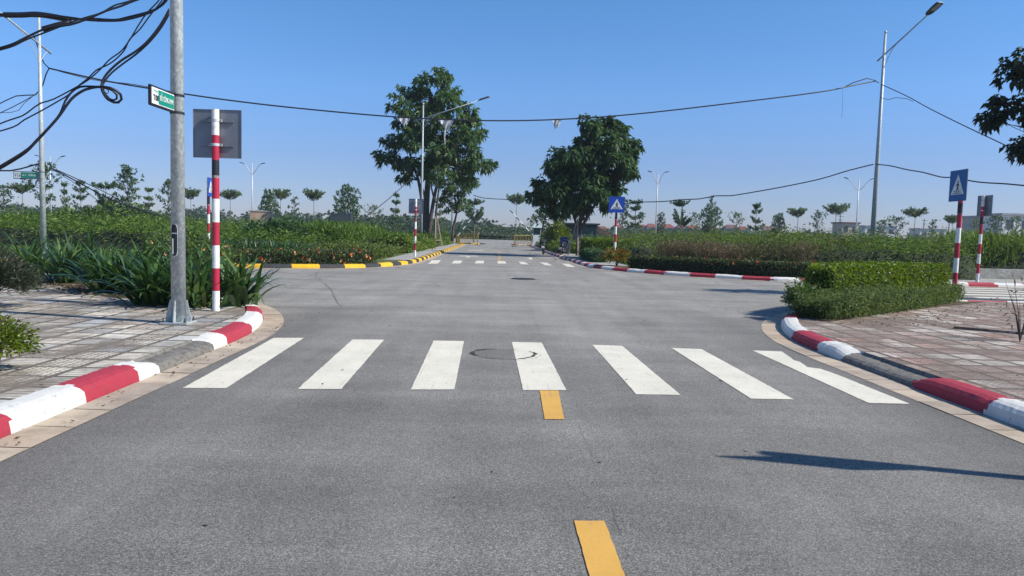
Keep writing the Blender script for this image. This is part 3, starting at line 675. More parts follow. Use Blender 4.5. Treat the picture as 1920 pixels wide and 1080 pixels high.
TREES = [ # px, top y, px width, kind, height, label
 (8, 340, 50, 'airy', 6.5, 'feathery tree cut by the left edge of the view'),
 (43, 342, 43, 'umb', 5.5, 'flat umbrella tree on a bare stem below the far green street sign'),
 (84, 292, 62, 'airy', 8, 'dark spreading tree behind the second lamp pole and green street sign'),
 (122, 338, 28, 'tierp', 5.5, 'thin pale tiered tree right of the second lamp pole'),
 (152, 333, 34, 'tier', 6, 'dark two-tiered spindly tree under the sloping cable at left'),
 (199, 341, 46, 'umbd', 5.5, 'round-topped leafy umbrella tree over the white block at left'),
 (240, 297, 58, 'tall', 8.5, 'tall slender airy tree left of the near lamp pole, highest on that side'),
 (280, 352, 36, 'tierp', 5.5, 'pale wispy tiered tree just left of the near lamp pole'),
 (318, 328, 48, 'airy', 6.5, 'sparse tree half hidden behind the near lamp pole'),
 (358, 353, 36, 'umb', 5.5, 'small umbrella tree between the near lamp pole and the sign post'),
 (432, 355, 38, 'umb', 5.5, 'wide V-shaped umbrella tree right of the sign back'),
 (505, 350, 50, 'dense', 6, 'leafy dark tree with pale sprays behind the first brick box'),
 (526, 352, 36, 'umb', 5.5, 'pale umbrella tree overlapping the dark tree by the first brick box'),
 (552, 362, 22, 'spin', 5.5, 'crooked thin sapling between the two brick boxes'),
 (588, 354, 38, 'umb', 5.5, 'lopsided umbrella tree between the two brick boxes'),
 (652, 342, 66, 'dense', 7, 'dense round dark tree behind the second brick box'),
 (700, 378, 38, 'airyp', 4.5, 'low wide pale tree right of the dense round tree'),
 (742, 360, 32, 'tierp', 5.5, 'thin tree with separate flat tiers under the rising cable'),
 (824, 366, 36, 'tierp', 5.5, 'pale tiered tree seen between the trunks left of the road'),
 (889, 373, 40, 'umbd', 5.5, 'dark umbrella tree over the left end of the gate'),
 (967, 362, 38, 'umb', 6, 'umbrella tree over the right crowd barrier'),
 (1000, 398, 28, 'airyp', 4, 'small pale tree right of the raised right boom'),
 (1166, 362, 36, 'airy', 6, 'dark feathery sprays right behind the blue sign of the far corner'),
 (1190, 374, 44, 'tier', 5.8, 'tiered tree just right of the blue crossing sign of the far corner'),
 (1237, 394, 26, 'oval', 5.5, 'small oval grey-green tree right of the double lamp'),
 (1276, 374, 40, 'umbd', 5.5, 'leafy green tree with slanting layers above the red roofs'),
 (1302, 392, 26, 'airyp', 4.5, 'faint pale tree beside the dense tree with a sprig on top'),
 (1332, 376, 54, 'dense', 6, 'dense dark tree crossed by the sagging right cable'),
 (1331, 355, 14, 'spin', 7, 'thin sprig rising out of the dense dark tree'),
 (1380, 391, 34, 'airyp', 5, 'small open pale tree left of the neat tiered tree'),
 (1416, 376, 32, 'tier', 5.5, 'neat four-tiered tree over the white gabled house'),
 (1458, 394, 38, 'dense', 5, 'dark bushy tree right of the neat tiered tree'),
 (1494, 387, 40, 'umb', 5.5, 'first of three adjoining umbrella trees left of the right lamp'),
 (1531, 388, 36, 'airyp', 5.5, 'middle hazy tree between two umbrella trees left of the right lamp'),
 (1565, 380, 46, 'umb', 6, 'widest umbrella tree just left of the far double lamp'),
 (1650, 406, 40, 'airyp', 4, 'low pale tree crossing behind the right lamp pole'),
 (1678, 398, 46, 'airyp', 4.8, 'rounded open tree right of the right lamp pole'),
 (1713, 387, 42, 'umb', 5.5, 'clear umbrella tree midway between right lamp and blue sign'),
 (1748, 404, 26, 'spin', 5, 'feathery light tree left of the near blue sign'),
 (1783, 400, 30, 'umb', 5, 'thin flat umbrella tree beside the near blue sign'),
 (1828, 404, 32, 'airyp', 5, 'pale rounded tree between the two right sign posts'),
 (1864, 395, 42, 'airy', 5.5, 'bushy tree in front of the grey shed at right'),
 (1902, 398, 40, 'airyp', 5.5, 'spiky light tree in front of the white wall at the right edge')]
for i, (px, ty, wpx, kd, Ht, lab) in enumerate(TREES):
    D = FPX*(Ht-CH)/(hor(px)-ty); X = to(px, hor(px), D)[0]; sxy = (wpx*D/FPX)/WID[kd]; sz = Ht/6
    key = (kd, nxt.get(kd, 0) % 3); nxt[kd] = nxt.get(kd, 0)+1
    if key in protos: copy_tree(protos[key], (X, D, 0), i*1.7, (sxy, sxy, sz), lab, 'small trees planted across the plots')
    else:
        sp, lm = KIND[kd](40+i); root = empty('tree', (X, D, 0), 0, lab, 'tree', 'small trees planted across the plots')
        tree_obj(root, sp, 60+i, lm, M['bark_pale'], 5, .27, .13, .1, .6); protos[key] = root; root.scale = (sxy, sxy, sz)

# near tree whose branches reach in from the right
root = empty('broadleaf_tree', (17.4, 17.6, .12), 0, 'near broad-leaved tree reaching in at the upper right edge', 'tree')
sp = dict(trunk=[([(0, 0, 0), (-.1, 0, 2), (.1, 0, 4), (0, 0, 6.5)], [.16, .13, .1, .04])], branches=[], blobs=[], sprays=[])
def rel(px, py, Y): q = to(px, py, Y); return (q[0]-17.4, q[1]-17.6, q[2]-.12)
for px, py, Y, r in ((1905, 120, 18, .30), (1890, 140, 18.1, .30), (1915, 142, 17.8, .3), (1940, 110, 17.6, .5), (1960, 150, 17.8, .5), (1868, 193, 18.3, .20), (1885, 200, 18.2, .28), (1910, 198, 18, .33), (1935, 205, 17.9, .4), (1970, 210, 17.7, .6), (1846, 222, 18.4, .18), (1858, 228, 18.4, .22), (1872, 226, 18.3, .16),
                    (1905, 272, 18, .24), (1918, 285, 18, .28), (1950, 280, 17.8, .5), (2000, 250, 17.6, .9), (2040, 180, 17.6, 1.1), (2020, 100, 17.6, .9), (2090, 240, 17.6, 1.0)):
    c = rel(px, py, Y); sp['blobs'].append((*c, r, .7, int(14+110*r*r))); sp['branches'].append(((0, 0, max(1.6, c[2]-1.1)), c, .025))
tree_obj(root, sp, 77, leafmat('foliage_near_dark', [(.010, .022, .014), (.016, .036, .018), (.03, .06, .025)], .2, .45, 2), M['bark'], 5, .17, .10, .5)

# ------------------------------------------------------------------ weeds and fields (uncountable)
def inpoly(P, poly):
    x, y = P[:, 0], P[:, 1]; c = np.zeros(len(P), bool); n = len(poly)
    for i in range(n):
        (x1, y1), (x2, y2) = poly[i], poly[(i+1) % n]; 
        k = ((y1 > y) != (y2 > y)) & (x < (x2-x1)*(y-y1)/(y2-y1+1e-12)+x1); c ^= k
    return c
def snoise(x, y, seed):
    rng = np.random.RandomState(seed); z = 0
    for k in range(9):
        f = .12*1.7**k; a = rng.uniform(0, 6.28); z = z+np.sin((x*math.cos(a)+y*math.sin(a))*f*6.28+rng.uniform(0, 6.28))/(1.45**k)
    return z/3.0
def field(name, poly, nst, h, seed, mats, probs, label, cat, leaf=(.15, .055), per=12, base=.1, hvar=.25, near=None, core=True, upr=.5, rad=.16, blades=0):
    rng = np.random.RandomState(seed); xs = [p[0] for p in poly]; ys = [p[1] for p in poly]
    P = []
    tot = 0
    while tot < nst:
        q = np.stack([rng.uniform(min(xs), max(xs), nst*2), rng.uniform(min(ys), max(ys), nst*2)], 1)
        if near is not None:
            d = q[:, 1]-near; q = q[rng.uniform(0, 1, len(q)) < np.exp(-np.clip(d, 0, None)/9.0)+.1]
        q = q[inpoly(q, poly)]; P.append(q); tot += len(q)
    P = np.concatenate(P)[:nst]; hh = (h(P) if callable(h) else h)*(1+hvar*.5*snoise(P[:, 0]*1.6, P[:, 1]*1.6, seed)+rng.normal(0, hvar*.35, nst)); hh = np.clip(hh, .15, None)
    # stems carry leaves
    idx = np.repeat(np.arange(nst), per); n = len(idx); t = rng.uniform(0, 1, n)**.6
    lean = rng.normal(0, .12, (nst, 2)); z = base+hh[idx]*t
    pos = np.stack([P[idx, 0]+lean[idx, 0]*z+rng.normal(0, rad, n)*(1.1-.6*t), P[idx, 1]+lean[idx, 1]*z+rng.normal(0, rad, n)*(1.1-.6*t), z], 1)
    D = rng.normal(0, 1, (n, 3)); D[:, 2] = np.abs(D[:, 2])*upr+upr*.4
    V, F = leafVF(pos, D, leaf[0]*rng.uniform(.5, 1.3, n), leaf[1]*rng.uniform(.6, 1.3, n), rng, .25)
    g = snoise(P[:, 0], P[:, 1], seed+50)*.35+.5; sel = (g[idx]+rng.normal(0, .12, n)); cum = np.cumsum(probs); mi = np.searchsorted(cum, np.clip(sel, 0, .999)*cum[-1]).clip(0, len(mats)-1)
    Vs, Fs, ms = [V], [F], [mi]
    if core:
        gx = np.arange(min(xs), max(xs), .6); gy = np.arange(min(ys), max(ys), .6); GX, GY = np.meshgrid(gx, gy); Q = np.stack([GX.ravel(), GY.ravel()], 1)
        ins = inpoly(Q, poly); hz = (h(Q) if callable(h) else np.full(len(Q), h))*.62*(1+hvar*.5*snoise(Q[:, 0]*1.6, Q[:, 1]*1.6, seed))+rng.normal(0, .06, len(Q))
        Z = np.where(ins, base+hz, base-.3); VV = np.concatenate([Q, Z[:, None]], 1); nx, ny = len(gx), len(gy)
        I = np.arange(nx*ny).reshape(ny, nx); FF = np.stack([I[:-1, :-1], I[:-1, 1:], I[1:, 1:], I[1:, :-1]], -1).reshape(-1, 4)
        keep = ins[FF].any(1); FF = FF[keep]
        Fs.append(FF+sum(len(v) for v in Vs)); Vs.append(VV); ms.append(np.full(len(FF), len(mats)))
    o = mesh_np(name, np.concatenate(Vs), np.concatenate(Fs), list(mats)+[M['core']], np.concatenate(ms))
    return tag(o, label, cat, kind='stuff')
WL = [(-62, 33.5), (-24, 32.5), (-16, 30.5), (-11, 29.5), (-8, 32), (-7, 36), (-6.6, 44), (-7.2, 70), (-62, 78)]
field('weeds', WL, 22000, lambda P: 1.30+.10*np.clip((P[:, 1]-33)/10, 0, 1)-.38*np.clip((P[:, 0]+17)/6, 0, 1), 21, [M['fl_weed2'], M['fl_weed'], M['fl_weedd']], [.2, .5, .3], 'tall green weeds filling the left plot', 'weeds', (.15, .06), 13, near=31, rad=.16, hvar=.42)
WR = [(5.9, 36), (6.6, 30.5), (8.2, 28), (10.5, 26.4), (17.2, 26.2), (18.5, 30), (62, 34), (62, 78), (6.2, 76)]
field('weeds', WR, 22000, lambda P: .95+.42*np.clip((P[:, 0]-6)/5, 0, 1), 22, [M['fl_dry'], M['fl_weed2'], M['fl_weed'], M['fl_weedd']], [.10, .3, .35, .25], 'tall olive weeds filling the right plot', 'weeds', (.14, .045), 14, near=26, rad=.15, hvar=.42)
field('dry_stalks', [(6.3, 29.2), (8.2, 26.7), (11.2, 25.9), (11.6, 27.2), (9, 28.6), (7, 31)], 1100, 1.0, 23, [M['fl_dry'], M['fl_weed2']], [.65, .35], 'dry brown seeding stalks at the front of the right plot', 'dry weeds', (.2, .022), 20, hvar=.3, core=False, upr=1.6, rad=.14)
field('grass', [(-8, 31.5), (-5.2, 31), (-5.0, 45), (-6.6, 45), (-7, 36)], 1800, .35, 24, [M['fl_weed'], M['fl_weed2']], [.5, .5], 'short rough grass beside the far left pavement', 'grass', (.2, .03), 8, core=False, upr=1.5)
field('grass', [(-60, 26), (-30, 27.4), (-13.5, 28), (-13.5, 30), (-60, 33.6)], 4500, .16, 25, [M['fl_weed2'], M['fl_weed'], M['fl_dry']], [.4, .4, .2], 'low grass strip between the far left pavement and the weeds', 'grass', (.16, .03), 6, core=False, upr=1.5, hvar=.1)
field('tall_grass', [(-10.2, 36), (-7.4, 35), (-6.8, 44), (-10, 46)], 1300, 1.15, 26, [M['fl_weed'], M['fl_lime']], [.8, .2], 'bright tall grass clump behind the far left corner', 'tall grass', (.55, .05), 14, core=True, upr=2.2)
field('tall_grass', [(18.2, 28.2), (30, 29.6), (30, 33), (18.6, 31)], 1500, 1.25, 27, [M['fl_weed'], M['fl_weed2']], [.7, .3], 'tall arching grass in the concrete planter at right', 'tall grass', (.6, .04), 14, base=.3, upr=2.0)
field('scrub', [(-60, 134), (60, 134), (60, 150), (-60, 150)], 3800, lambda P: .9+1.0*(P[:, 1] > 139), 28, [M['fl_far'], M['fl_mid'], M['fl_dry']], [.5, .3, .2], 'low scrub along the far side of the distant cross street', 'scrub', (.6, .35), 10, rad=.6, hvar=.6)
def woods():
    rng = np.random.RandomState(31); Vs, Fs = [], []; off = 0
    for i in range(330):
        X = rng.uniform(-280, 300); Y = rng.uniform(185, 300); s = Y/240
        if -12 < X-.03*Y < 22: hT = rng.uniform(1.6, 3.0)*s
        elif X > 20: hT = rng.uniform(2.2, 4.8)*s
        else: hT = rng.uniform(3.2, 7.6)*s
        for b in range(4):
            r = hT*rng.uniform(.35, .55); P, d = blobPts((X+rng.normal(0, r), Y+rng.normal(0, r), hT-r*.8-rng.uniform(0, .4)*hT), r, 34, rng, .8)
            V, F = leafVF(np.repeat(P, 2, 0), rng.normal(0, 1, (68, 3)), 1.5, .9, rng, .2); Vs.append(V); Fs.append(F+off); off += len(V)
        P = np.stack([X+rng.normal(0, 3, 40), Y+rng.normal(0, 3, 40), rng.uniform(0, hT*.6, 40)], 1); V, F = leafVF(P, rng.normal(0, 1, (40, 3)), 2.2, 1.5, rng); Vs.append(V); Fs.append(F+off); off += len(V)
    tag(mesh_np('far_woodland', np.concatenate(Vs), np.concatenate(Fs), [M['fl_far']]), 'dark belt of distant trees along the horizon', 'woodland', kind='stuff')
woods()

def blossom(c, s, mt, rng, root):
    V, F = leafVF(np.repeat(c[None], 7, 0), rng.normal(0, 1, (7, 3))+np.array([0, 0, .5]), s, s*.8, rng, 0); mesh_np('flower', V, F, [mt], parent=root)
# ------------------------------------------------------------------ hedges
def hedge(name, poly, z0, z1, dens, L, mats, probs, label, cat, seed, rough=.03, core=True, flowers=None, group=None):
    """clipped hedge: leaves on the sides and the top of a prism"""
    rng = np.random.RandomState(seed); P = []; N = []; n = len(poly); A = np.array(poly, float); cen = A.mean(0)
    area = .5*abs(sum(A[i][0]*A[(i+1) % n][1]-A[(i+1) % n][0]*A[i][1] for i in range(n)))
    for i in range(n):
        a, b = A[i], A[(i+1) % n]; ln = np.linalg.norm(b-a); k = int(ln*(z1-z0)*dens)
        if k < 1: continue
        t = rng.uniform(0, 1, k); z = rng.uniform(z0, z1, k); q = a+(b-a)*t[:, None]; t2 = (b-a)/ln; nn = np.array([t2[1], -t2[0]])
        if np.dot((a+b)/2-cen, nn) < 0: nn = -nn
        taper = ((z-z0)/(z1-z0))[:, None]; q = q+nn*(rng.normal(0, rough, k)[:, None]-.02*taper-.06*np.clip(taper-.85, 0, 1)*4)
        P.append(np.concatenate([q, z[:, None]], 1)); N.append(np.repeat([[nn[0], nn[1], .2]], k, 0))
    k = int(area*dens*1.25); q = []
    while sum(len(x) for x in q) < k:
        c = np.stack([rng.uniform(A[:, 0].min(), A[:, 0].max(), k*3), rng.uniform(A[:, 1].min(), A[:, 1].max(), k*3)], 1); q.append(c[inpoly(c, poly)])
    q = np.concatenate(q)[:k]; P.append(np.concatenate([q, (z1+rng.normal(0, rough*.7, k)+.02*snoise(q[:, 0]*6, q[:, 1]*6, seed))[:, None]], 1)); N.append(np.repeat([[0, 0, 1.]], k, 0))
    P = np.concatenate(P); N = np.concatenate(N); D = N*.7+rng.normal(0, .7, N.shape)
    V, F = leafVF(P, D, L*rng.uniform(.6, 1.3, len(P)), L*.5*rng.uniform(.7, 1.2, len(P)), rng, .2)
    cum = np.cumsum(probs); mi = np.searchsorted(cum, np.clip(rng.uniform(0, 1, len(P))*.7+.15+.3*snoise(P[:, 0]*4, P[:, 1]*4, seed+1)*.5, 0, .999)*cum[-1]).clip(0, len(mats)-1)
    root = empty(name, (0, 0, 0), 0, label, cat, group)
    mesh_np('foliage', V, F, mats, mi, root)
    if core:
        ins = .05; B = cen+(A-cen)*(1-ins/np.maximum(.3, np.linalg.norm(A-cen, axis=1))[:, None]*1.4); mb = MB(); mb.prism([tuple(p) for p in B], z0-.02, z1-.05); mb.build('branches', M['core'], root)  # solid prism painted dark as the shaded inside, no modelled twigs
    if flowers:
        fm, k, s = flowers; j = rng.choice(len(P), k, replace=False)
        for c in P[j]+N[j]*.03: blossom(c, s, fm[rng.randint(len(fm))], rng, root)
    return root
hedge('hedge', [(5.9, 12.9), (7.3, 14.05), (9.95, 16.1), (9.7, 16.5), (8.6, 16.2), (7.0, 15.05), (6.05, 14.0), (5.6, 13.2)], .13, .90, 2700, .058, [M['fl_hedge'], M['fl_lime']], [.8, .2], 'big clipped bright green hedge on the right corner pavement', 'hedge', 51, .042)
hedge('hedge', [(x, y) for x, y in [(5.15, 29.0), (5.7, 28.2), (7.4, 26.5), (9.0, 25.35), (10.4, 24.95), (14, 24.95), (15.4, 24.98), (15.4, 25.6), (14, 25.55), (10.5, 25.55), (9.3, 25.95), (7.8, 27.0), (6.2, 28.6), (5.6, 29.4)]], .12, .58, 900, .09, [M['fl_edge'], M['fl_dark']], [.55, .45], 'long low dark hedge behind the far right red and white kerb', 'hedge', 52, .03, flowers=([M['flower_red'], M['flower_orange']], 60, .06))
hedge('flower_hedge', [(-10.2, 24.45), (-8.9, 24.65), (-6.8, 25.25), (-5.7, 25.95), (-5.0, 26.9), (-4.6, 27.7), (-5.2, 28.2), (-6.0, 27.4), (-7.2, 26.6), (-9.2, 26.0), (-10.2, 25.9)], .12, .50, 800, .10, [M['fl_edge'], M['fl_dark'], M['fl_weed']], [.5, .3, .2], 'low reddish flowering hedge behind the yellow and black kerb', 'hedge', 53, .06, flowers=([M['flower_orange'], M['flower_red'], M['flower_peach']], 95, .085))
hedge('hedge', [(4.75, 37.5), (4.65, 41.5), (6.6, 41.8), (7.0, 37.9)], .12, 1.12, 600, .10, [M['fl_hedge']], [1], 'clipped square hedge in front of the guard booth', 'hedge', 54, .05)
hedge('hedge', [(4.45, 33.8), (4.35, 38), (4.85, 38), (5.0, 34)], .12, .62, 600, .10, [M['fl_dark']], [1], 'dark low hedge along the kerb below the square hedge', 'hedge', 55, .06)
hedge('shrub_row', [(-4.9, 40), (-4.8, 54), (-6.2, 54), (-6.4, 40)], .12, .85, 330, .2, [M['fl_weed'], M['fl_lime']], [.7, .3], 'row of soft green shrubs left of the far road up to the gate', 'shrubs', 56, .14)
hedge('shrub_row', [(-5.0, 58), (-4.7, 72), (-6.2, 72), (-6.6, 58)], .12, .9, 260, .25, [M['fl_weed'], M['fl_weed2']], [.7, .3], 'olive shrubs at the far end of the left verge by the gate', 'shrubs', 57, .16)
hedge('shrub_row', [(4.2, 48), (4.0, 70), (6.6, 70), (6.8, 48)], .12, .55, 260, .22, [M['fl_lime'], M['fl_weed']], [.4, .6], 'patchy low shrubs right of the far road near the booth', 'shrubs', 58, .16)
hedge('hedge', [(-7.0, 28.8), (-5.3, 29.6), (-4.95, 34.5), (-6.6, 34.5)], .12, .55, 700, .12, [M['fl_weed2'], M['fl_weed']], [.5, .5], 'small rough hedge patch round the striped post on the far left corner', 'shrubs', 59, .1)

# croton-like colourful plants at the far right corner post
def bush(name, X, Y, r, h, n, L, W, mats, label, cat, seed, z0=.12, upr=.4, flowers=None, stems=10):
    rng = np.random.RandomState(seed); root = empty(name, (X, Y, z0), 0, label, cat)
    mb = MB()
    for i in range(stems):
        a = rng.uniform(0, 6.28); rr = r*rng.uniform(.2, .8); mb.tube([(0, 0, -.03), (rr*.4*math.cos(a), rr*.4*math.sin(a), h*.45), (rr*math.cos(a), rr*math.sin(a), h*rng.uniform(.7, .95))], [.014, .009, .004], 5)
    mb.build('stems', M['bark'], root, fix=False)
    d = nrm(rng.normal(0, 1, (n, 3))); d[:, 2] = np.abs(d[:, 2])*1.0-.15; lump = 1+.16*np.sin(d[:, 0]*5+seed)+.14*np.sin(d[:, 1]*7+seed*2)+.1*np.sin(d[:, 2]*9+d[:, 0]*6)
    rr = (rng.uniform(.15, 1, n)**.4)*lump; P = np.stack([d[:, 0]*r*rr, d[:, 1]*r*rr, h*.38+d[:, 2]*h*.62*rr], 1); P[:, 2] = np.clip(P[:, 2], .02, None)
    D = d+rng.normal(0, .6, (n, 3)); D[:, 2] += upr; V, F = leafVF(P, D, L*rng.uniform(.6, 1.3, n), W*rng.uniform(.7, 1.3, n), rng, .2)
    mesh_np('foliage', V, F, mats, rng.randint(0, len(mats), len(F)), root)
    if flowers:
        fm, k, s = flowers; j = rng.choice(n, k, replace=False)
        for c in P[j]*1.04: blossom(c, s, fm[rng.randint(len(fm))], rng, root)
    return root
M['fl_croton'] = leafmat('foliage_croton', [(.05, .06, .02), (.22, .12, .03), (.35, .08, .03)], .3, .5, 3)
bush('croton_bush', 4.95, 30.6, .55, .75, 900, .16, .06, [M['fl_croton'], M['fl_hedge']], 'small red and yellow leaved bush at the foot of the far corner sign', 'bush', 61)
bush('dark_bush', -10.2, 34.2, 1.4, 1.75, 3000, .22, .09, [M['fl_dark']], 'dark round bush before the bright tall grass at left', 'bush', 62)
bush('mound_bush', to(195, 400, 44)[0], 44, 3.4, 2.3, 5000, .3, .12, [M['fl_weed'], M['fl_far']], 'large dark green mound rising from the left weeds', 'bush', 63)
bush('bright_bush', to(1045, 440, 58)[0], 58, 1.1, 2.4, 1800, .22, .13, [M['fl_hedge'], M['fl_lime']], 'bright green leafy bush left of the guard booth', 'bush', 64)
bush('ruellia_bush', -7.35, 10.7, .66, .84, 9000, .10, .018, [M['fl_purple']], 'dark narrow-leaved bush at the left edge of the pavement', 'bush', 65, flowers=([M['flower_violet']], 7, .03), stems=40, upr=.8)
bush('small_bush', -4.22, 6.25, .27, .50, 3000, .045, .02, [M['fl_lime'], M['fl_hedge']], 'yellow-green small shrub at the left edge by the near kerb', 'bush', 66, stems=25)
bush('rose_bush', -6.35, 15.2, .85, 1.25, 3600, .09, .045, [M['fl_weed'], M['fl_herb'], M['fl_dark']], 'loose rose bush with peach flowers behind the lamp pole', 'bush', 67, flowers=([M['flower_peach'], M['flower_orange']], 16, .045), stems=22)
0 and bush('rose_bush', -4.45, 24.9+.9, .5, .8, 500, .12, .05, [M['fl_croton']], 'reddish bush at the corner behind the yellow and black kerb', 'bush', 68)
# herb cover in front of the near right hedge
field('ground_cover', [(5.0, 12.2), (5.35, 11.62), (5.95, 12.05), (8.15, 14.05), (10.55, 16.45), (10.1, 16.4), (7.5, 14.5), (5.6, 13.0), (5.2, 12.9)], 2100, lambda P: .34-.05*np.clip((P[:, 0]-7)/4, 0, 1), 71, [M['fl_herb'], M['fl_herb'], M['fl_hedge']], [.4, .4, .2], 'low grey-green herb cover at the foot of the big right hedge', 'ground cover', (.06, .02), 40, base=.12, hvar=.5, core=False, upr=.9, rad=.065)
bush('corner_shrub', 5.32, 12.75, .33, .60, 1300, .07, .03, [M['fl_dark'], M['fl_hedge']], 'small dark shrub at the road end of the big right hedge', 'bush', 72)

# strap-leaved lilies, one thing each
def lily_mesh(seed, nb=92, h=.96):
    rng = np.random.RandomState(seed); V = []; F = []
    for i in range(nb):
        a = rng.uniform(0, 6.28); L = h*rng.uniform(.75, 1.25); w0 = rng.uniform(.028, .046); el = R(rng.uniform(38, 84)); bend = rng.uniform(.25, 1.25); seg = 7
        b = np.array([math.cos(a), math.sin(a), 0])*rng.uniform(0, .13)+np.array([rng.normal(0, .12), rng.normal(0, .12), 0]); p = b.copy(); e = el; side = np.array([-math.sin(a), math.cos(a), 0]); tw = rng.normal(0, .25)
        for k in range(seg+1):
            t = k/seg; wv = w0*(1-t**2.4)*(.75+.6*t if t < .4 else 1.0)+.001; s2 = side*math.cos(tw*t)+np.array([0, 0, 1])*math.sin(tw*t)
            V += [p-s2*wv, p+s2*wv]
            if k < seg:
                o = len(V)-2; F.append((o, o+1, o+3, o+2))
            d = np.array([math.cos(a)*math.cos(e), math.sin(a)*math.cos(e), math.sin(e)]); p = p+d*L/seg; e -= bend/seg*(1+t)
    return np.array(V), np.array(F)
LP = [(*at(443, 572, .12)[:2], 'at the kerb end of the row, right of the striped post'), (*at(370, 574, .12)[:2], 'between the lamp pole and the striped post'), (*at(285, 570, .12)[:2], 'immediately left of the lamp pole'), (*at(206, 548, .12)[:2], 'second left of the lamp pole, in front of the long weeds'),
      (*at(122, 530, .12)[:2], 'third left of the lamp pole, with dry litter at its foot'), (*at(62, 520, .12)[:2], 'leftmost of the front row'), (*at(330, 556, .12)[:2], 'second row, directly behind the lamp pole'), (*at(405, 556, .12)[:2], 'second row, behind the striped post'),
      (*at(245, 548, .12)[:2], 'second row, left of the rose bush'), (*at(165, 524, .12)[:2], 'second row, in the middle'), (*at(205, 527, .12)[:2], 'back row, right of the middle'), (*at(285, 538, .12)[:2], 'back row, before the rose bush'), (*at(115, 512, .12)[:2], 'back row, towards the left end')]
lp = []
for i, (x, y, t) in enumerate(LP):
    if i < 4:
        root = empty('spider_lily', (x, y, .12), 0, 'dark lily clump '+t, 'plant', 'strap-leaved lilies on the left corner')
        V, F = lily_mesh(80+i); mesh_np('leaves', V, F, [M['fl_lily']], parent=root)
        mb = MB(); rr = np.random.RandomState(i)
        for k in range(9):
            a = rr.uniform(0, 6.28); mb.tube([(0, 0, -.02), (.1*math.cos(a), .1*math.sin(a), .16)], [.03, .015], 6)
        mb.build('stem', M['fl_herb'], root, fix=False); lp.append(root)
    else: copy_tree(lp[i % 4], (x, y, .12), i*1.3, (1+.06*math.sin(i*3),)*3, 'dark lily clump '+t)
# lilies in the far left strip read as a mass
def strapfield(name, poly, n, h, seed, label):
    rng = np.random.RandomState(seed); A = np.array(poly); Vs, Fs, off = [], [], 0; base = [lily_mesh(s, 16, h) for s in (1, 2, 3)]
    k = 0
    while k < n:
        p = np.array([rng.uniform(A[:, 0].min(), A[:, 0].max()), rng.uniform(A[:, 1].min(), A[:, 1].max())])
        if not inpoly(p[None], poly)[0]: continue
        V, F = base[k % 3]; a = rng.uniform(0, 6.28); c, s = math.cos(a), math.sin(a); W = np.stack([V[:, 0]*c-V[:, 1]*s+p[0], V[:, 0]*s+V[:, 1]*c+p[1], V[:, 2]*rng.uniform(.8, 1.2)+.12], 1)
        Vs.append(W); Fs.append(F+off); off += len(W); k += 1
    tag(mesh_np(name, np.concatenate(Vs), np.concatenate(Fs), [M['fl_lily']]), label, 'plants', kind='stuff')
strapfield('lily_bed', [(-11, 26.2), (-9.4, 26.4), (-7.6, 27.2), (-7.4, 29), (-11, 28.8)], 200, .75, 91, 'bed of strap-leaved lilies behind the low reddish hedge')

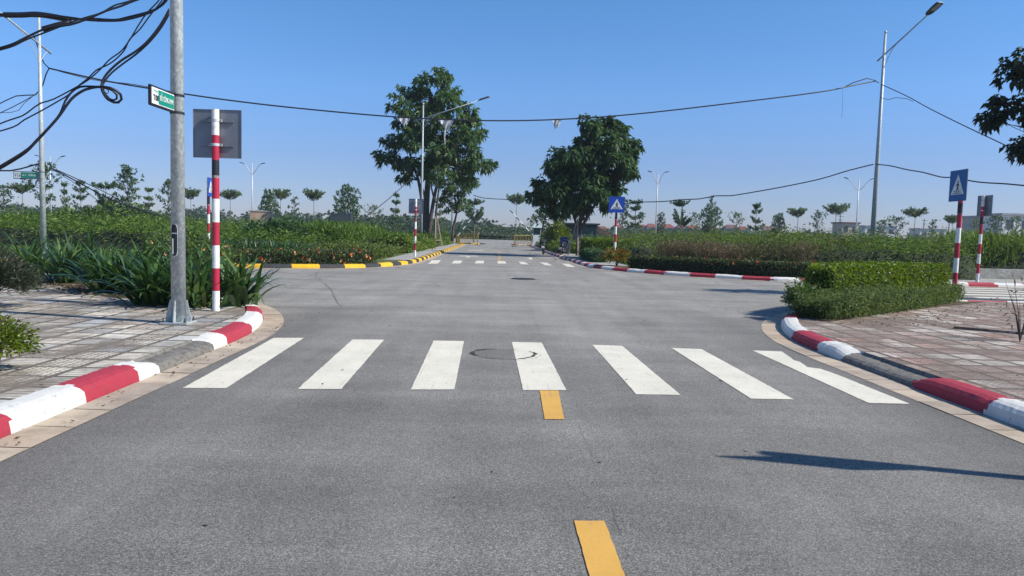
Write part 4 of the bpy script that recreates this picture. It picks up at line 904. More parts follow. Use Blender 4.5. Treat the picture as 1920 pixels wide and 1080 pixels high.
# ------------------------------------------------------------------ lamp posts
def lamp_post(X, Y, rz, label, H=11.2, arm=(0, -2.9, 1.4), r0=.095, r1=.045, detail=False, z0=.12):
    o = empty('street_lamp', (X, Y, z0), rz, label, 'street lamp', 'galvanised single-arm street lamps')
    mb = MB(); mb.tube([(0, 0, 0), (0, 0, H*.5), (0, 0, H)], [r0, (r0+r1)/2, r1], 24); mb.build('pole', M['galv'], o, smooth=True)
    mb = MB(); mb.tube([(0, 0, H), (0, 0, H+.04)], .03, 8); mb.tube([(0, 0, H+.03), (0, 0, H+.07), (0, 0, H+.13), (0, 0, H+.17)], [.02, .065, .065, .02], 10); mb.build('finial', M['steel_light'], o, smooth=True)
    bp = MB(); bp.box((0, 0, .0125), (.34, .34, .025)); 
    b = bp.build('base_plate', M['galv'], o, bevel=.004)
    for k in range(4):
        g = MB(); a = k*math.pi/2; c, s = math.cos(a), math.sin(a)
        P = [(.095, .025), (.165, .025), (.165, .05), (.11, .30), (.09, .30)]
        n = len(P); vs = []
        for t in (-.006, .006): vs += [(p*c-t*s, p*s+t*c, z) for p, z in P]
        g.add(vs, [tuple(range(n)), tuple(range(2*n-1, n-1, -1))]+[(i, (i+1) % n, n+(i+1) % n, n+i) for i in range(n)]); g.build('gusset', M['galv'], b)
    for k in range(4):
        g = MB(); a = k*math.pi/2+math.pi/4; p = (.2*math.cos(a), .2*math.sin(a)); g.tube([(p[0]*.95, p[1]*.95, .025), (p[0]*.95, p[1]*.95, .05)], .018, 6); g.tube([(p[0]*.95, p[1]*.95, .05), (p[0]*.95, p[1]*.95, .08)], .009, 6); g.build('bolt', M['steel_dark'], b)
    za = H-.95; A = Vector(arm); P0 = Vector((0, 0, za))-A*.17; P1 = Vector((0, 0, za))+A
    off = Vector((.0, 0, 0)); mb = MB(); mb.tube([P0, (P0+P1)/2, P1], [.035, .035, .03], 10); mb.build('arm', M['galv'], o, smooth=True)
    mb = MB(); z1 = za-.75
    for f, s in ((.38, 1), (-.13, 1)):
        e = Vector((0, 0, za))+A*f; pts = [Vector((0, 0, z1)), Vector((0, 0, z1)).lerp(e, .35)+Vector((0, 0, -.0))+A.normalized()*.0, e]
        c1 = Vector((0, 0, z1+.35*(e.z-z1))); pts = [Vector((0, 0, z1))*(1-t)**2+(Vector((e.x*.35, e.y*.35, z1+(e.z-z1)*.75)))*2*t*(1-t)+e*t*t for t in [i/8 for i in range(9)]]
        mb.tube(pts, .014, 6)
    mb.build('brace', M['galv'], o, smooth=True)
    d = A.normalized(); hd = MB(); side = Vector((0, 0, 1)).cross(d).normalized(); up = d.cross(side)
    prof = [(-.02, .07), (.08, .16), (.40, .20), (.72, .19), (.80, .12)]; vs = []
    for t, w_ in prof:
        for sx, zz in ((-1, 0), (1, 0), (.8, .075), (-.8, .075)): vs.append(P1+d*t+side*w_*sx+up*zz*(1 if 0 < t < .8 else .6))
    fs = []
    for i in range(len(prof)-1):
        for k in range(4): fs.append((i*4+k, i*4+(k+1) % 4, (i+1)*4+(k+1) % 4, (i+1)*4+k))
    fs += [(3, 2, 1, 0), tuple((len(prof)-1)*4+k for k in range(4))]; hd.add(vs, fs); h = hd.build('lamp_head', M['steel_dark'], o, bevel=.008)
    gl = MB(); vs = [P1+d*t+side*w_+up*(-.006) for t, w_ in ((.3, -.12), (.3, .12), (.74, .11), (.74, -.11))]; gl.add(vs+[v-up*.012 for v in vs], [(0, 1, 2, 3), (7, 6, 5, 4), (0, 4, 5, 1), (1, 5, 6, 2), (2, 6, 7, 3), (3, 7, 4, 0)]); gl.build('lens', simple('lamp_lens', (.3, .32, .33), .25), h)
    return o
pL = at(335, 606, .12)
lampL = lamp_post(pL[0], pL[1], 0, 'nearest thick galvanised lamp pole with a street name sign on the left pavement', r0=.090, r1=.047, arm=(2.9, 0, 1.0))
# open service hatch on the near pole
def hatch(o, zc, hh, rad, ang, wd):
    mb = MB(); N = 20; P = []
    for i in range(N):
        t = 2*math.pi*i/N; u = math.copysign(abs(math.cos(t))**.7, math.cos(t))*wd/2; v = math.copysign(abs(math.sin(t))**.35, math.sin(t))*hh/2; P.append((u, v))
    def wrap(u, r): a = ang+u/rad; return (r*math.cos(a), r*math.sin(a))
    vs = [(*wrap(u, rad+.0035), zc+v) for u, v in P]; vi = [(*wrap(u*.82, rad+.0035), zc+v*.95) for u, v in P]
    h = MB(); h.add(vs+vi, [(i, (i+1) % N, N+(i+1) % N, N+i) for i in range(N)]); f = h.build('hatch', M['galv'], o)
    d = MB(); rows = []
    K = 6
    for i in range(K+1):
        rows.append([(*wrap((-.5+j/4)*wd*.8*(1 if 0 < i < K else .7), rad+.002), zc+(-.5+i/K)*hh*.95) for j in range(5)])
    d.add([p for r in rows for p in r], [(i*5+j, i*5+j+1, (i+1)*5+j+1, (i+1)*5+j) for i in range(K) for j in range(4)]); d.build('dark_hole_patch', NT('hatch_hole_shade').fin((.012, .014, .018), .7), f)  # dark patch laid on the uncut pole, standing in for the shaded hole
    b = MB(); b.tube([(*wrap(-wd*.15, rad+.006), zc-hh*.42), (*wrap(-wd*.15, rad+.006), zc+.02)], .007, 6); b.tube([(*wrap(-wd*.22, rad+.007), zc+hh*.2), (*wrap(wd*.3, rad+.007), zc+hh*.2)], .007, 6); b.build('fuse_bar', M['steel_light'], f)
hatch(lampL, to(330, 450, pL[1])[2]-.12, .42, .0865, R(-90)-.16, .10)
def street_sign(o, zc, rad, rz, code, text, L=.56, Hh=.30, rot_text=True, parent_loc=(0, 0), label=None):
    s = empty('street_sign', (o.location.x, o.location.y, zc), rz, label, 'street sign')
    x0 = -rad-.015
    mb = MB(); mb.box((x0-L/2, 0, 0), (L, .03, Hh)); mb.build('panel', M['sign_black'], s, bevel=.006)
    mb = MB(); mb.box((x0-L/2-.0, -.018, 0), (L-.05, .008, Hh-.05)); p = mb.build('face', M['sign_white'], s, bevel=.002)
    gw = (L-.05)*.70; gx = x0-L/2+(L-.05)/2-gw/2-.012
    mb = MB(); mb.box((gx, -.0235, 0), (gw, .004, Hh-.075)); mb.build('name_field', M['sign_green'], s)
    for sy in (-1, 1):
        mb = MB(); ring = [(rad*1.03*math.cos(a), rad*1.03*math.sin(a), sy*(Hh/2-.03)) for a in [i*math.pi/12 for i in range(25)]]
        z = sy*(Hh/2-.012); mb.tube([(0, 0, z-.014), (0, 0, z+.014)], rad*1.05, 20); mb.box((x0-.02, 0, z), (.1, .02, .024)); mb.build('clamp', M['sign_black'], s)
    def txt(body, x, z, size, w, mat, name):
        cu = bpy.data.curves.new(name, 'FONT'); cu.body = body; cu.size = size; cu.align_x = 'CENTER'; cu.align_y = 'CENTER'; cu.extrude = .0015; cu.offset = 0
        t = bpy.data.objects.new(name, cu); COL.objects.link(t); dg = bpy.context.evaluated_depsgraph_get(); me = bpy.data.meshes.new_from_object(t.evaluated_get(dg)); bpy.data.objects.remove(t)
        if len(me.vertices):
            xs = [v.co.x for v in me.vertices]; k = w/(max(xs)-min(xs))
            for v in me.vertices: v.co = Vector((x+v.co.x*k, -.0275-v.co.z, z+v.co.y))
        me.materials.clear(); me.materials.append(mat); link(name, me, s)
    lx = x0-L+.025+((L-.05)*.3)/2+.004
    txt(code, lx, -Hh*.1, Hh*.40, (L-.05)*.235, M['sign_black'], 'code_lettering'); txt('STREET', lx, Hh*.24, Hh*.13, (L-.05)*.21, simple('letter_green', (.25, .5, .42), .5), 'small_lettering')
    txt(text, gx, -.008, Hh*.36, gw*.84, M['sign_white'], 'name_lettering')
    return s
sgn = street_sign(lampL, to(330, 196, pL[1])[2], .083, 0, 'T08', 'BỒ CÔNG ANH', .60, .24, label='green and white street name sign reading T08 on the nearest lamp pole')
sgn.rotation_euler.z = R(88)
pB = at(82, 476, .12)
lampB = lamp_post(pB[0], pB[1], 0, 'second lamp pole at left, behind the lilies, carrying a long green sign', H=to(70, 33, pB[1])[2]-.12, arm=(-.75, -2.9, 1.3), r0=.11)
street_sign(lampB, to(70, 329, pB[1])[2], .085, 0, 'T13', 'N.T. TRĂNG', .95, .28, label='long dark green street name sign reading T13 on the second lamp pole')
pC = to(1632, 508, 35.4); lampC = lamp_post(pC[0], 35.4, 0, 'right lamp pole behind the hedges with its arm reaching to the road', H=to(1656, 64, 35.4)[2]-.12, arm=(.50, -2.55, 1.12), r0=.13, r1=.055)
pD = to(789, 466, 54); lampD = lamp_post(pD[0], 54, 0, 'lamp pole in front of the tallest tree with its arm over the far road', H=to(789, 197, 54)[2]-.12, arm=(4.0, -.3, 1.35), r0=.11)
pE = to(847, 450, 82); lamp_post(pE[0], 82, 0, 'thin distant lamp pole beside the leaning tree left of the gate', H=to(846, 292, 82)[2]-.12, arm=(2.5, 0, .8), r0=.12)
def double_lamp(px, ty, label, H=10.0, w_=2.3, rz=0.0, up=.7):
    D = FPX*(H-CH)/(hor(px)-ty); X = to(px, hor(px), D)[0]; o = empty('double_lamp', (X, D, 0), rz, label, 'street lamp', 'distant double-arm street lamps')
    mb = MB(); mb.tube([(0, 0, 0), (0, 0, H)], [.12, .05], 10); mb.build('pole', M['steel_light'], o, smooth=True)
    for s in (-1, 1):
        mb = MB(); mb.tube([(0, 0, H-1.6), (s*w_*.45, 0, H-1.0), (s*w_*.8, 0, H-.55+up*.3), (s*w_, 0, H-.45+up*.5)], .05, 6); a = mb.build('arm', M['steel_light'], o, smooth=True)
        mb = MB(); mb.box((s*(w_+.35), 0, H-.35+up*.55), (.6, .28, .10), ry=-s*.25); mb.build('lamp_head', M['steel_dark'], a, bevel=.03)
double_lamp(473, 308, 'distant double-arm lamp right of the sign back', up=.6, w_=1.1)
double_lamp(1229, 325, 'distant double-arm lamp right of the dense leaning tree', up=.9, w_=.8)
double_lamp(1604, 336, 'distant double-arm lamp just left of the right lamp pole', up=.8, w_=1.5)
double_lamp(96, 296, 'distant lamp head showing behind the second lamp pole', w_=1.4)
for px, ty, ht, lab in ((1769+0, 413, 0, 0),): pass
# far utility poles
def util(px, ty, H, lab):
    D = FPX*(H-CH)/(hor(px)-ty); X = to(px, hor(px), D)[0]; o = empty('utility_pole', (X, D, 0), 0, lab, 'utility pole', 'distant utility poles')
    mb = MB(); mb.tube([(0, 0, 0), (0, 0, H)], [.22, .14], 8); mb.build('pole', M['concrete'], o)
    mb = MB(); mb.box((0, -.2, H-.5), (1.8, .12, .12)); mb.box((0, -.2, H-1.6), (1.4, .12, .12)); mb.build('crossarm', M['steel_dark'], o)
util(1730, 410, 9, 'distant utility pole right of the clear umbrella tree'); util(1777, 406, 9, 'distant utility pole touching the thin umbrella tree'); util(1573, 402, 9, 'distant utility pole right of the widest umbrella tree'); util(1656, 412, 8, 'distant utility pole right of the right lamp')

# ------------------------------------------------------------------ traffic signs
def sign_post(X, Y, rz, H, label, group, front='blue', z0=.12, plate=.70, w_=None, blue=None, pole_r=.052, pl_dz=0.0):
    o = empty('traffic_sign', (X, Y, z0), rz, label, 'traffic sign', group)
    bands = [(0, .30, 1), (.30, .635, 0), (.635, .97, 1), (.97, 1.31, 0), (1.31, 1.65, 1), (1.65, 1.99, 0), (1.99, H-.98, 1), (H-.98, H-.72, 2), (H-.72, H-.36, 0), (H-.36, H, 1)]
    mb = MB()
    for a, b, m in bands:
        mb.tube([(0, 0, a), (0, 0, b)], pole_r, 20, m, caps=False)
    mb.tube([(0, 0, H-.001), (0, 0, H+.012)], [pole_r, pole_r*1.02], 20, 1); mb.build('pole', [M['sign_red'], M['sign_white'], M['sign_black']], o, smooth=False)
    w_ = w_ or plate; zc = H+.02-plate/2+pl_dz; yp = -pole_r-.03    # the sign faces -Y locally
    mb = MB(); mb.box((0, yp, zc), (w_, .004, plate)); t = .018
    for s in (-1, 1):
        mb.box((s*(w_/2-.002), yp+.007, zc), (.004, t, plate)); mb.box((0, yp+.007, zc+s*(plate/2-.002)), (w_-.01, t, .004))
    p = mb.build('sign_plate', M['sign_back'], o)
    mb = MB(); mb.box((0, yp-.004, zc), (w_-.006, .003, plate-.006)); f = mb.build('face', blue or M['sign_blue'], p)
    a = w_/.7; tri = [(-.27*a, zc-.20), (.27*a, zc-.20), (0, zc+.25)]; mb = MB(); mb.vplate(tri, yp-.009, yp-.006); mb.build('white_triangle', M['sign_white'], p)
    # walking figure
    def fig(P): return [(x*a*.95, zc-.02+z*.95) for x, z in P]
    mb = MB(); y0, y1 = yp-.0125, yp-.0095
    mb.vplate(fig([(.01+.022*math.cos(t_), .115+.026*math.sin(t_)) for t_ in [i*math.pi/5 for i in range(10)]]), y0, y1)
    mb.vplate(fig([(-.012, .085), (.028, .085), (.03, -.01), (-.02, -.01)]), y0, y1)
    mb.vplate(fig([(-.02, -.012), (.012, -.012), (-.035, -.15), (-.062, -.15)]), y0, y1)
    mb.vplate(fig([(.0, -.013), (.03, -.012), (.075, -.15), (.048, -.15)]), y0-.0004, y1-.0004)
    mb.vplate(fig([(-.013, .078), (-.07, .02), (-.058, .008), (-.013, .045)]), y0, y1)
    mb.vplate(fig([(.029, .078), (.078, .012), (.064, .004), (.029, .045)]), y0, y1)
    mb.vplate(fig([(-.15, -.105), (-.07, -.105), (-.075, -.118), (-.165, -.118)]), y0, y1); mb.vplate(fig([(.09, -.105), (.15, -.105), (.165, -.118), (.09, -.118)]), y0, y1)
    mb.vplate(fig([(-.19, -.155), (.19, -.155), (.2, -.168), (-.2, -.168)]), y0, y1)
    mb.build('walking_figure', M['sign_black'], p)
    for dz in (plate*.26, -plate*.24):
        mb = MB(); z = zc+dz
        mb.box((0, yp+.018, z), (w_*.68, .028, .034)); mb.build('bracket', M['sign_back'], o, bevel=.002)
        mb = MB(); mb.tube([(0, 0, z-.02), (0, 0, z+.02)], pole_r+.004, 20); 
        for s in (-1, 1): mb.box((s*(pole_r+.022), -.01, z), (.045, .012, .036))
        c = mb.build('clamp', M['steel_light'], o)
        for s in (-1, 1):
            mb = MB(); mb.tube([(s*(pole_r+.024), .0, z), (s*(pole_r+.024), .012, z)], .008, 6); mb.build('bolt', M['steel_dark'], c)
    return o
G1 = 'striped posts with square crossing signs'
sign_post(*at(405, 583, .12)[:2], math.pi, 2.93, 'nearest striped red and white post at left, with the grey back of a square sign', G1)
sign_post(10.42, 16.62, R(-94), 2.93, 'striped post with blue crossing sign rising behind the big right hedge', G1, blue=M['sign_blue_dull'])
sign_post(to(1154, 440, 32.8)[0]-.0, 32.8, R(-4), 2.95, 'small bright blue crossing sign on a striped post at the far right corner', G1)
q = at(1832, 529, .12); sign_post(q[0], q[1], R(94), 2.95, 'striped post at right edge showing the back of a square sign, by the concrete planter', G1)
q = at(778, 481, .12); sign_post(q[0], q[1], R(176), 2.72, 'small striped post with a pale sign back on the far left corner', G1)
sign_post(to(391, 420, 28)[0], 28, R(96), 2.98, 'striped post with an edge-on blue sign behind the near striped post', G1)
# the post outside the right edge whose shadow crosses the foreground
dv = Vector((-math.sin(SUN_AZ), -math.cos(SUN_AZ)))
tip = Vector(at(1440, 850)[:2]); b0 = tip-dv*(3.07/math.tan(SUN_EL)); sign_post(b0.x+.0, b0.y, R(3), 2.95, 'striped sign post just outside the right edge, casting its shadow on the road', G1)

# ------------------------------------------------------------------ cables
def cable(name, pts, r, label, m='cable', group=None, n=6, wob=0.0, seed=0):
    P = catmull([to(*p) for p in pts], .05 if pts[0][2] < 12 else .35); rng = random.Random(seed)
    P = [(p[0], p[1], p[2]+wob*rng.gauss(0, 1)) for p in P]; o = empty(name, (0, 0, 0), 0, label, 'cable', group); mb = MB(); mb.tube(P, r, n)
    bpy.data.objects.remove(o); o = mb.build(name, M[m], smooth=True, fix=False); return tag(o, label, 'cable', group)
Z = 10.3
GC = 'black cables strung to the nearest lamp pole'
def lin(pts, Ya, Yb):
    n = len(pts)-1; return [(x, y, Ya+(Yb-Ya)*i/n) for i, (x, y) in enumerate(pts)]
cable('cable', lin([(318, -12), (300, 12), (275, 26), (240, 36), (215, 39), (170, 38), (132, 33), (90, 28), (40, 27), (-30, 27)], 10.4, 10.9), .015, 'thick cable from the pole top running level to the left edge through the tape', group=GC)
cable('cable', lin([(322, -14), (306, 8), (282, 21), (240, 32), (215, 37), (172, 35), (132, 36), (90, 32), (40, 30), (-30, 30)], 10.5, 11.0), .014, 'second strand twisted along the thick level cable', group=GC)
cable('cable', lin([(285, -10), (250, 2), (225, 12), (200, 20), (165, 35), (132, 46), (90, 52), (45, 72), (20, 84), (-30, 98)], 10.8, 10.2), .016, 'thick cable crossing down from the top to the left edge', group=GC)
cable('cable', lin([(275, -10), (240, 3), (215, 10), (190, 24), (160, 33), (130, 43), (92, 58), (50, 74), (20, 88), (-30, 101)], 10.9, 10.3), .012, 'thinner strand twisted with the crossing thick cable', group=GC)
cable('cable', lin([(306, -12), (296, 3), (275, 25), (258, 50), (245, 72), (228, 95), (205, 112), (188, 130), (165, 150), (140, 165), (100, 186), (75, 194), (58, 206), (42, 217), (10, 228), (-30, 245)], 10.4, 10.2), .010, 'thin twisting cable, the upper of the pair reaching the left edge', group=GC)
cable('cable', lin([(312, -12), (300, 6), (282, 28), (262, 55), (243, 74), (232, 96), (208, 118), (180, 132), (166, 146), (148, 160), (128, 178), (105, 192), (75, 209), (45, 225), (25, 238), (-30, 254)], 10.4, 10.2), .010, 'thin twisting cable, the lower of the pair reaching the left edge', group=GC)
cable('cable', lin([(318, 17), (300, 48), (278, 76), (255, 96), (228, 113), (208, 130), (195, 146), (190, 163), (195, 177), (203, 187), (213, 192), (222, 192), (228, 186), (226, 177), (218, 170), (207, 165), (195, 163), (182, 163), (160, 168), (140, 180), (128, 193), (112, 216), (95, 236), (70, 262), (45, 285), (-30, 330)], 10.35, 9.6), .017, 'heavy cable bundle hanging in a loop left of the street sign', group=GC)
cable('cable', lin([(318, 25), (302, 52), (281, 78), (256, 101), (230, 120), (210, 136), (198, 150), (192, 163), (198, 177), (205, 185), (213, 188), (219, 185), (219, 178), (211, 170), (195, 164), (170, 162), (150, 163), (135, 172), (122, 190), (116, 206), (108, 220), (92, 240), (68, 266), (40, 292), (-30, 334)], 10.4, 9.65), .013, 'thinner cable twisted round the heavy looped bundle', group=GC)
cable('cable', lin([(190, 168), (198, 166), (204, 170), (202, 175), (196, 174), (194, 168)], 10, 10), .006, 'small curl of wire inside the cable loop', group=GC)
cable('blackout_sleeve', lin([(8, 28), (40, 28), (70, 27), (105, 32), (131, 38)], 10.95, 10.85), .040, 'made-up black sleeve filling a blacked-out stretch of the level cables at the upper left', 'tape', 'made-up black cable sleeves')  # invented sleeves, stand in for a blacked-out patch over the cables
cable('blackout_sleeve', lin([(132, 43), (112, 46), (80, 55)], 10.7, 10.6), .040, 'short made-up black sleeve on the crossing thick cable', 'tape', 'made-up black cable sleeves')
pBY = pB[1]
GS = 'thin wires between the lamp poles'
cable('wire', lin([(92, 128), (200, 152), (320, 172), (430, 188), (560, 203), (740, 219), (900, 226), (1045, 224), (1200, 213), (1400, 190), (1540, 172), (1600, 160), (1641, 152)], pBY, 35.4), .028, 'long black wire sagging across the whole crossing between lamp poles', group=GS)
cable('wire', lin([(92, 128), (150, 144), (190, 152), (250, 158), (320, 172)], pBY, 30.8), .014, 'second short strand on the long wire near the left pole', group=GS)
cable('wire', lin([(62, 62), (72, 92), (82, 118), (92, 128), (86, 140), (80, 160), (72, 172), (66, 178), (30, 180), (0, 194), (-20, 196)], pBY, 30.5), .022, 'wire looping down the second lamp pole to the left edge', group=GS)
cable('wire', lin([(68, 176), (48, 188), (25, 200), (0, 212), (-20, 215)], 30.6, 30), .018, 'middle wire leaving the second lamp pole to the left', group=GS)
cable('wire', lin([(62, 180), (45, 194), (35, 207), (20, 211), (-20, 211)], 30.6, 30), .012, 'lowest thin wire leaving the second lamp pole to the left', group=GS)
cable('wire', lin([(1580, 165), (1600, 155), (1625, 147), (1640, 150), (1648, 156)], 35.2, 35.4), .02, 'slack wire bow beside the right lamp pole', group=GS)
cable('wire', lin([(1580, 166), (1580, 190), (1578, 220)], 35, 35), .006, 'thin loose end hanging from the long wire near the right lamp', group=GS)
cable('wire', lin([(1652, 158), (1700, 180), (1740, 202), (1800, 232), (1884, 272), (1960, 310)], 35.4, 24), .02, 'wire running from the right lamp down to the upper right tree', group=GS)
cable('wire', lin([(1652, 183), (1665, 187), (1680, 183), (1700, 185), (1712, 190)], 35.3, 33.5), .012, 'short slack wire beneath the descending right wire', group=GS)
cable('wire', lin([(1130, 380), (1165, 382), (1200, 379), (1240, 378), (1285, 374), (1310, 373), (1345, 367), (1370, 367), (1420, 359), (1480, 348), (1540, 335), (1590, 320), (1638, 308)], 44, 35.3), .026, 'wavy black wire rising from the far corner to the right lamp pole', group=GS)
cable('wire', lin([(1643, 308), (1670, 311), (1700, 318), (1730, 323), (1765, 332), (1790, 333), (1825, 340), (1855, 343), (1890, 345), (1960, 352)], 35.2, 24), .024, 'wavy black wire from the right lamp pole to the right edge', group=GS)
cable('wire', lin([(98, 316), (140, 338), (200, 370), (250, 390), (310, 408), (360, 420), (430, 436), (480, 439), (560, 436), (620, 424), (680, 408), (720, 380), (760, 345), (785, 322)], 31, 54), .03, 'black cable dipping into the left weeds and rising to the tallest tree', group=GS)
cable('wire', lin([(105, 318), (150, 338), (200, 362), (250, 388), (300, 404)], 31.5, 38), .02, 'thin cable just above the dipping cable at left', group=GS)
cable('wire', lin([(102, 320), (150, 350), (200, 388), (240, 405)], 31.5, 36), .015, 'lowest thin cable sloping into the left weeds', group=GS)
cable('wire', lin([(-20, 319), (20, 320), (55, 312), (75, 306)], 31, 31), .03, 'sagging dark cable left of the second lamp pole above the long sign', group=GS)
cable('wire', lin([(888, 366), (905, 371), (930, 373), (950, 374), (965, 378)], 62, 60), .03, 'short wire between the leaning tree and the umbrella tree over the gate', group=GS)
# rags on the long wire
def rag(px, py, Y, wd, hh, label, seed, tail=0):
    q = to(px, py, Y); rng = np.random.RandomState(seed); nx, nz = 9, 7; V = []; root = empty('rag', q, 0, label, 'rag', 'pale rags caught on the long wire')
    for j in range(nz):
        for i in range(nx):
            t = j/(nz-1); u = i/(nx-1)-.5; sh = 1-.75*t**1.3
            V.append((wd*u*sh+.1*wd*t*math.sin(seed), .09*wd*math.sin(u*14+t*3+seed)+rng.normal(0, .01), -hh*t*(1+.3*math.sin(u*9+seed))))
    F = [(j*nx+i, j*nx+i+1, (j+1)*nx+i+1, (j+1)*nx+i) for j in range(nz-1) for i in range(nx-1)]
    mesh_np('cloth', np.array(V), np.array(F), [M['rag']], parent=root)
    if tail:
        mb = MB(); mb.tube([(0, 0, -hh*.8), (-.05, 0, -hh-tail*.5), (-.02, .02, -hh-tail)], [.05, .03, .02], 6); mb.build('hanging_strip', M['rag'], root, fix=False)
rag(756, 221, 33, .62, .34, 'pale rag on the wire left of the lamp in front of the tallest tree', 2)
rag(836, 225, 33, .72, .36, 'pale rag with a hanging strip on the wire in front of the tallest tree', 3, .7)
rag(1044, 223, 33.6, .42, .38, 'pale rag on the wire in open sky between the two big trees', 4)

# ------------------------------------------------------------------ gate, booth, kiosk, barriers
M['b_yellow'] = simple('barrier_yellow', (.30, .24, .05), .6, 0, .25)
def barrier(x0, x1, Y0, Y1, label, z1=1.12):
    L = math.hypot(x1-x0, Y1-Y0); o = empty('crowd_barrier', ((x0+x1)/2, (Y0+Y1)/2, 0), math.atan2(Y1-Y0, x1-x0), label, 'crowd barrier', 'yellow crowd barriers at the gate')
    mb = MB(); h = z1; mb.tube([(-L/2, 0, .12), (-L/2, 0, h-.08), (-L/2+.08, 0, h), (L/2-.08, 0, h), (L/2, 0, h-.08), (L/2, 0, .12)], .035, 8); mb.tube([(-L/2, 0, .18), (L/2, 0, .18)], .025, 6); mb.build('frame', M['b_yellow'], o, smooth=True)
    n = 11
    for k in range(1, n):
        x = -L/2+L*k/n; mb = MB(); mb.tube([(x, 0, .18), (x, 0, h)], .022, 6); mb.build('bar', M['b_yellow'], o)
    for s in (-1, 1):
        mb = MB(); mb.tube([(s*(L/2-.04), -.3, .02), (s*(L/2-.04), 0, .12), (s*(L/2-.04), .3, .02)], .025, 6); mb.build('foot', M['steel_dark'], o)
    return o
def colpx(px, py, Y): return to(px, py, Y)[0]
barrier(colpx(862, 450, 74), colpx(896, 450, 72), 74, 72, 'left yellow crowd barrier standing by the raised boom')
barrier(colpx(964, 450, 72), colpx(996, 450, 74), 72, 74, 'right yellow crowd barrier beside the small kiosk')
def boom(bx, by, tx, ty, Y, label):
    b = to(bx, by, Y); t = to(tx, ty, Y); o = empty('boom_gate', (b[0], Y, 0), 0, label, 'barrier gate', 'raised boom gates')
    mb = MB(); mb.box((0, 0, .5), (.35, .35, 1.0)); mb.build('cabinet', M['b_yellow'] if bx < 930 else M['steel_light'], o, bevel=.02)
    d = Vector((t[0]-b[0], 0, t[2]-.9)); p = Vector((0, -.22, .9)); n = 8
    mb = MB()
    for k in range(n): mb.tube([p+d*(k/n), p+d*((k+1)/n)], .05, 8, k % 2)
    mb.build('boom_arm', [M['sign_white'], M['sign_red' if False else 'steel_dark']], o)
boom(858, 451, 898, 393, 74, 'left boom gate raised at a slant beside the left crowd barrier')
boom(1003, 455, 956, 394, 74, 'right boom gate raised at a slant beside the right crowd barrier')
# guard booth
bY = 60; bl = to(1061, 440, bY)[0]; br = to(1120, 440, bY)[0]; bw = br-bl; zt = to(1090, 421, bY)[2]
o = empty('guard_booth', ((bl+br)/2, bY, .1), 0, 'grey guard booth with wide dark windows under the leaning tree', 'booth')
wall = simple('booth_panel', (.34, .38, .42), .6, 0, .1); frame = simple('booth_frame', (.04, .06, .065), .5)
zw = to(1090, 450, bY)[2]-.1; Hb = zt-.1
mb = MB(); mb.box((0, 1.0, zw/2), (bw, 2.0, zw)); mb.box((-bw/2+.45, 1.9, (zw+Hb)/2), (.9, .1, Hb-zw)); mb.box((bw/2-.06, 1.9, (zw+Hb)/2), (.1, .1, Hb-zw)); mb.build('wall', wall, o)
mb = MB(); mb.box((0, 1.0, Hb+.05), (bw+.35, 2.35, .14)); mb.build('roof', frame, o, bevel=.02)
for x in (-bw/2+.06, -bw/2+.75, bw/2-.06):
    mb = MB(); mb.box((x, .06, (zw+Hb)/2+.0), (.16, .1, Hb-zw-.005)); mb.build('window_post', frame, o)
wn_ = MB(); wn_.box((-bw/2+.41, .08, (zw+Hb)/2), (.56, .02, Hb-zw-.08)); wn_.build('window', simple('booth_curtain', (.12, .09, .09), .7), o)
wn_ = MB(); wn_.box((.37, .08, (zw+Hb)/2), (bw-.93-.04, .02, Hb-zw-.08)); wn_.build('window', NT('booth_glass').fin((.045, .085, .07), .25, 0, .5), o)
mb = MB(); mb.box((0, .05, zw+.03), (bw+.02, .14, .09)); mb.build('sill', frame, o)
mb = MB(); mb.box((0, .05, Hb-.09), (bw-.02, .13, .16)); mb.build('lintel', frame, o)
# ticket kiosk
kY = 70; kx = to(1007, 440, kY)[0]; kt = to(1007, 424, kY)[2]
o = empty('kiosk', (kx, kY, .1), 0, 'narrow white ticket kiosk with a pitched grey roof right of the gate', 'kiosk')
mb = MB(); mb.box((0, .4, .55), (.75, .8, 1.1)); mb.build('cabinet', M['sign_white'], o, bevel=.02)
mb = MB()
for sx in (-1, 1):
    for sy in (0, 1): mb.box((sx*.34, .04+sy*.72, 1.1+(kt-1.35)/2), (.07, .07, kt-1.35))
mb.build('posts', wall, o)
mb = MB(); mb.box((0, .4, 1.1+(kt-1.35)/2), (.58, .6, kt-1.4)); mb.build('glazing', M['glass'], o)
mb = MB(); mb.add([(-.55, -.2, kt-.25), (.55, -.2, kt-.25), (.55, 1, kt-.25), (-.55, 1, kt-.25), (-.3, .2, kt+.1), (.3, .2, kt+.1), (.3, .6, kt+.1), (-.3, .6, kt+.1)], [(0, 1, 2, 3), (4, 7, 6, 5), (0, 4, 5, 1), (1, 5, 6, 2), (2, 6, 7, 3), (3, 7, 4, 0)]); mb.build('roof', simple('kiosk_roof', (.35, .42, .44), .6), o)
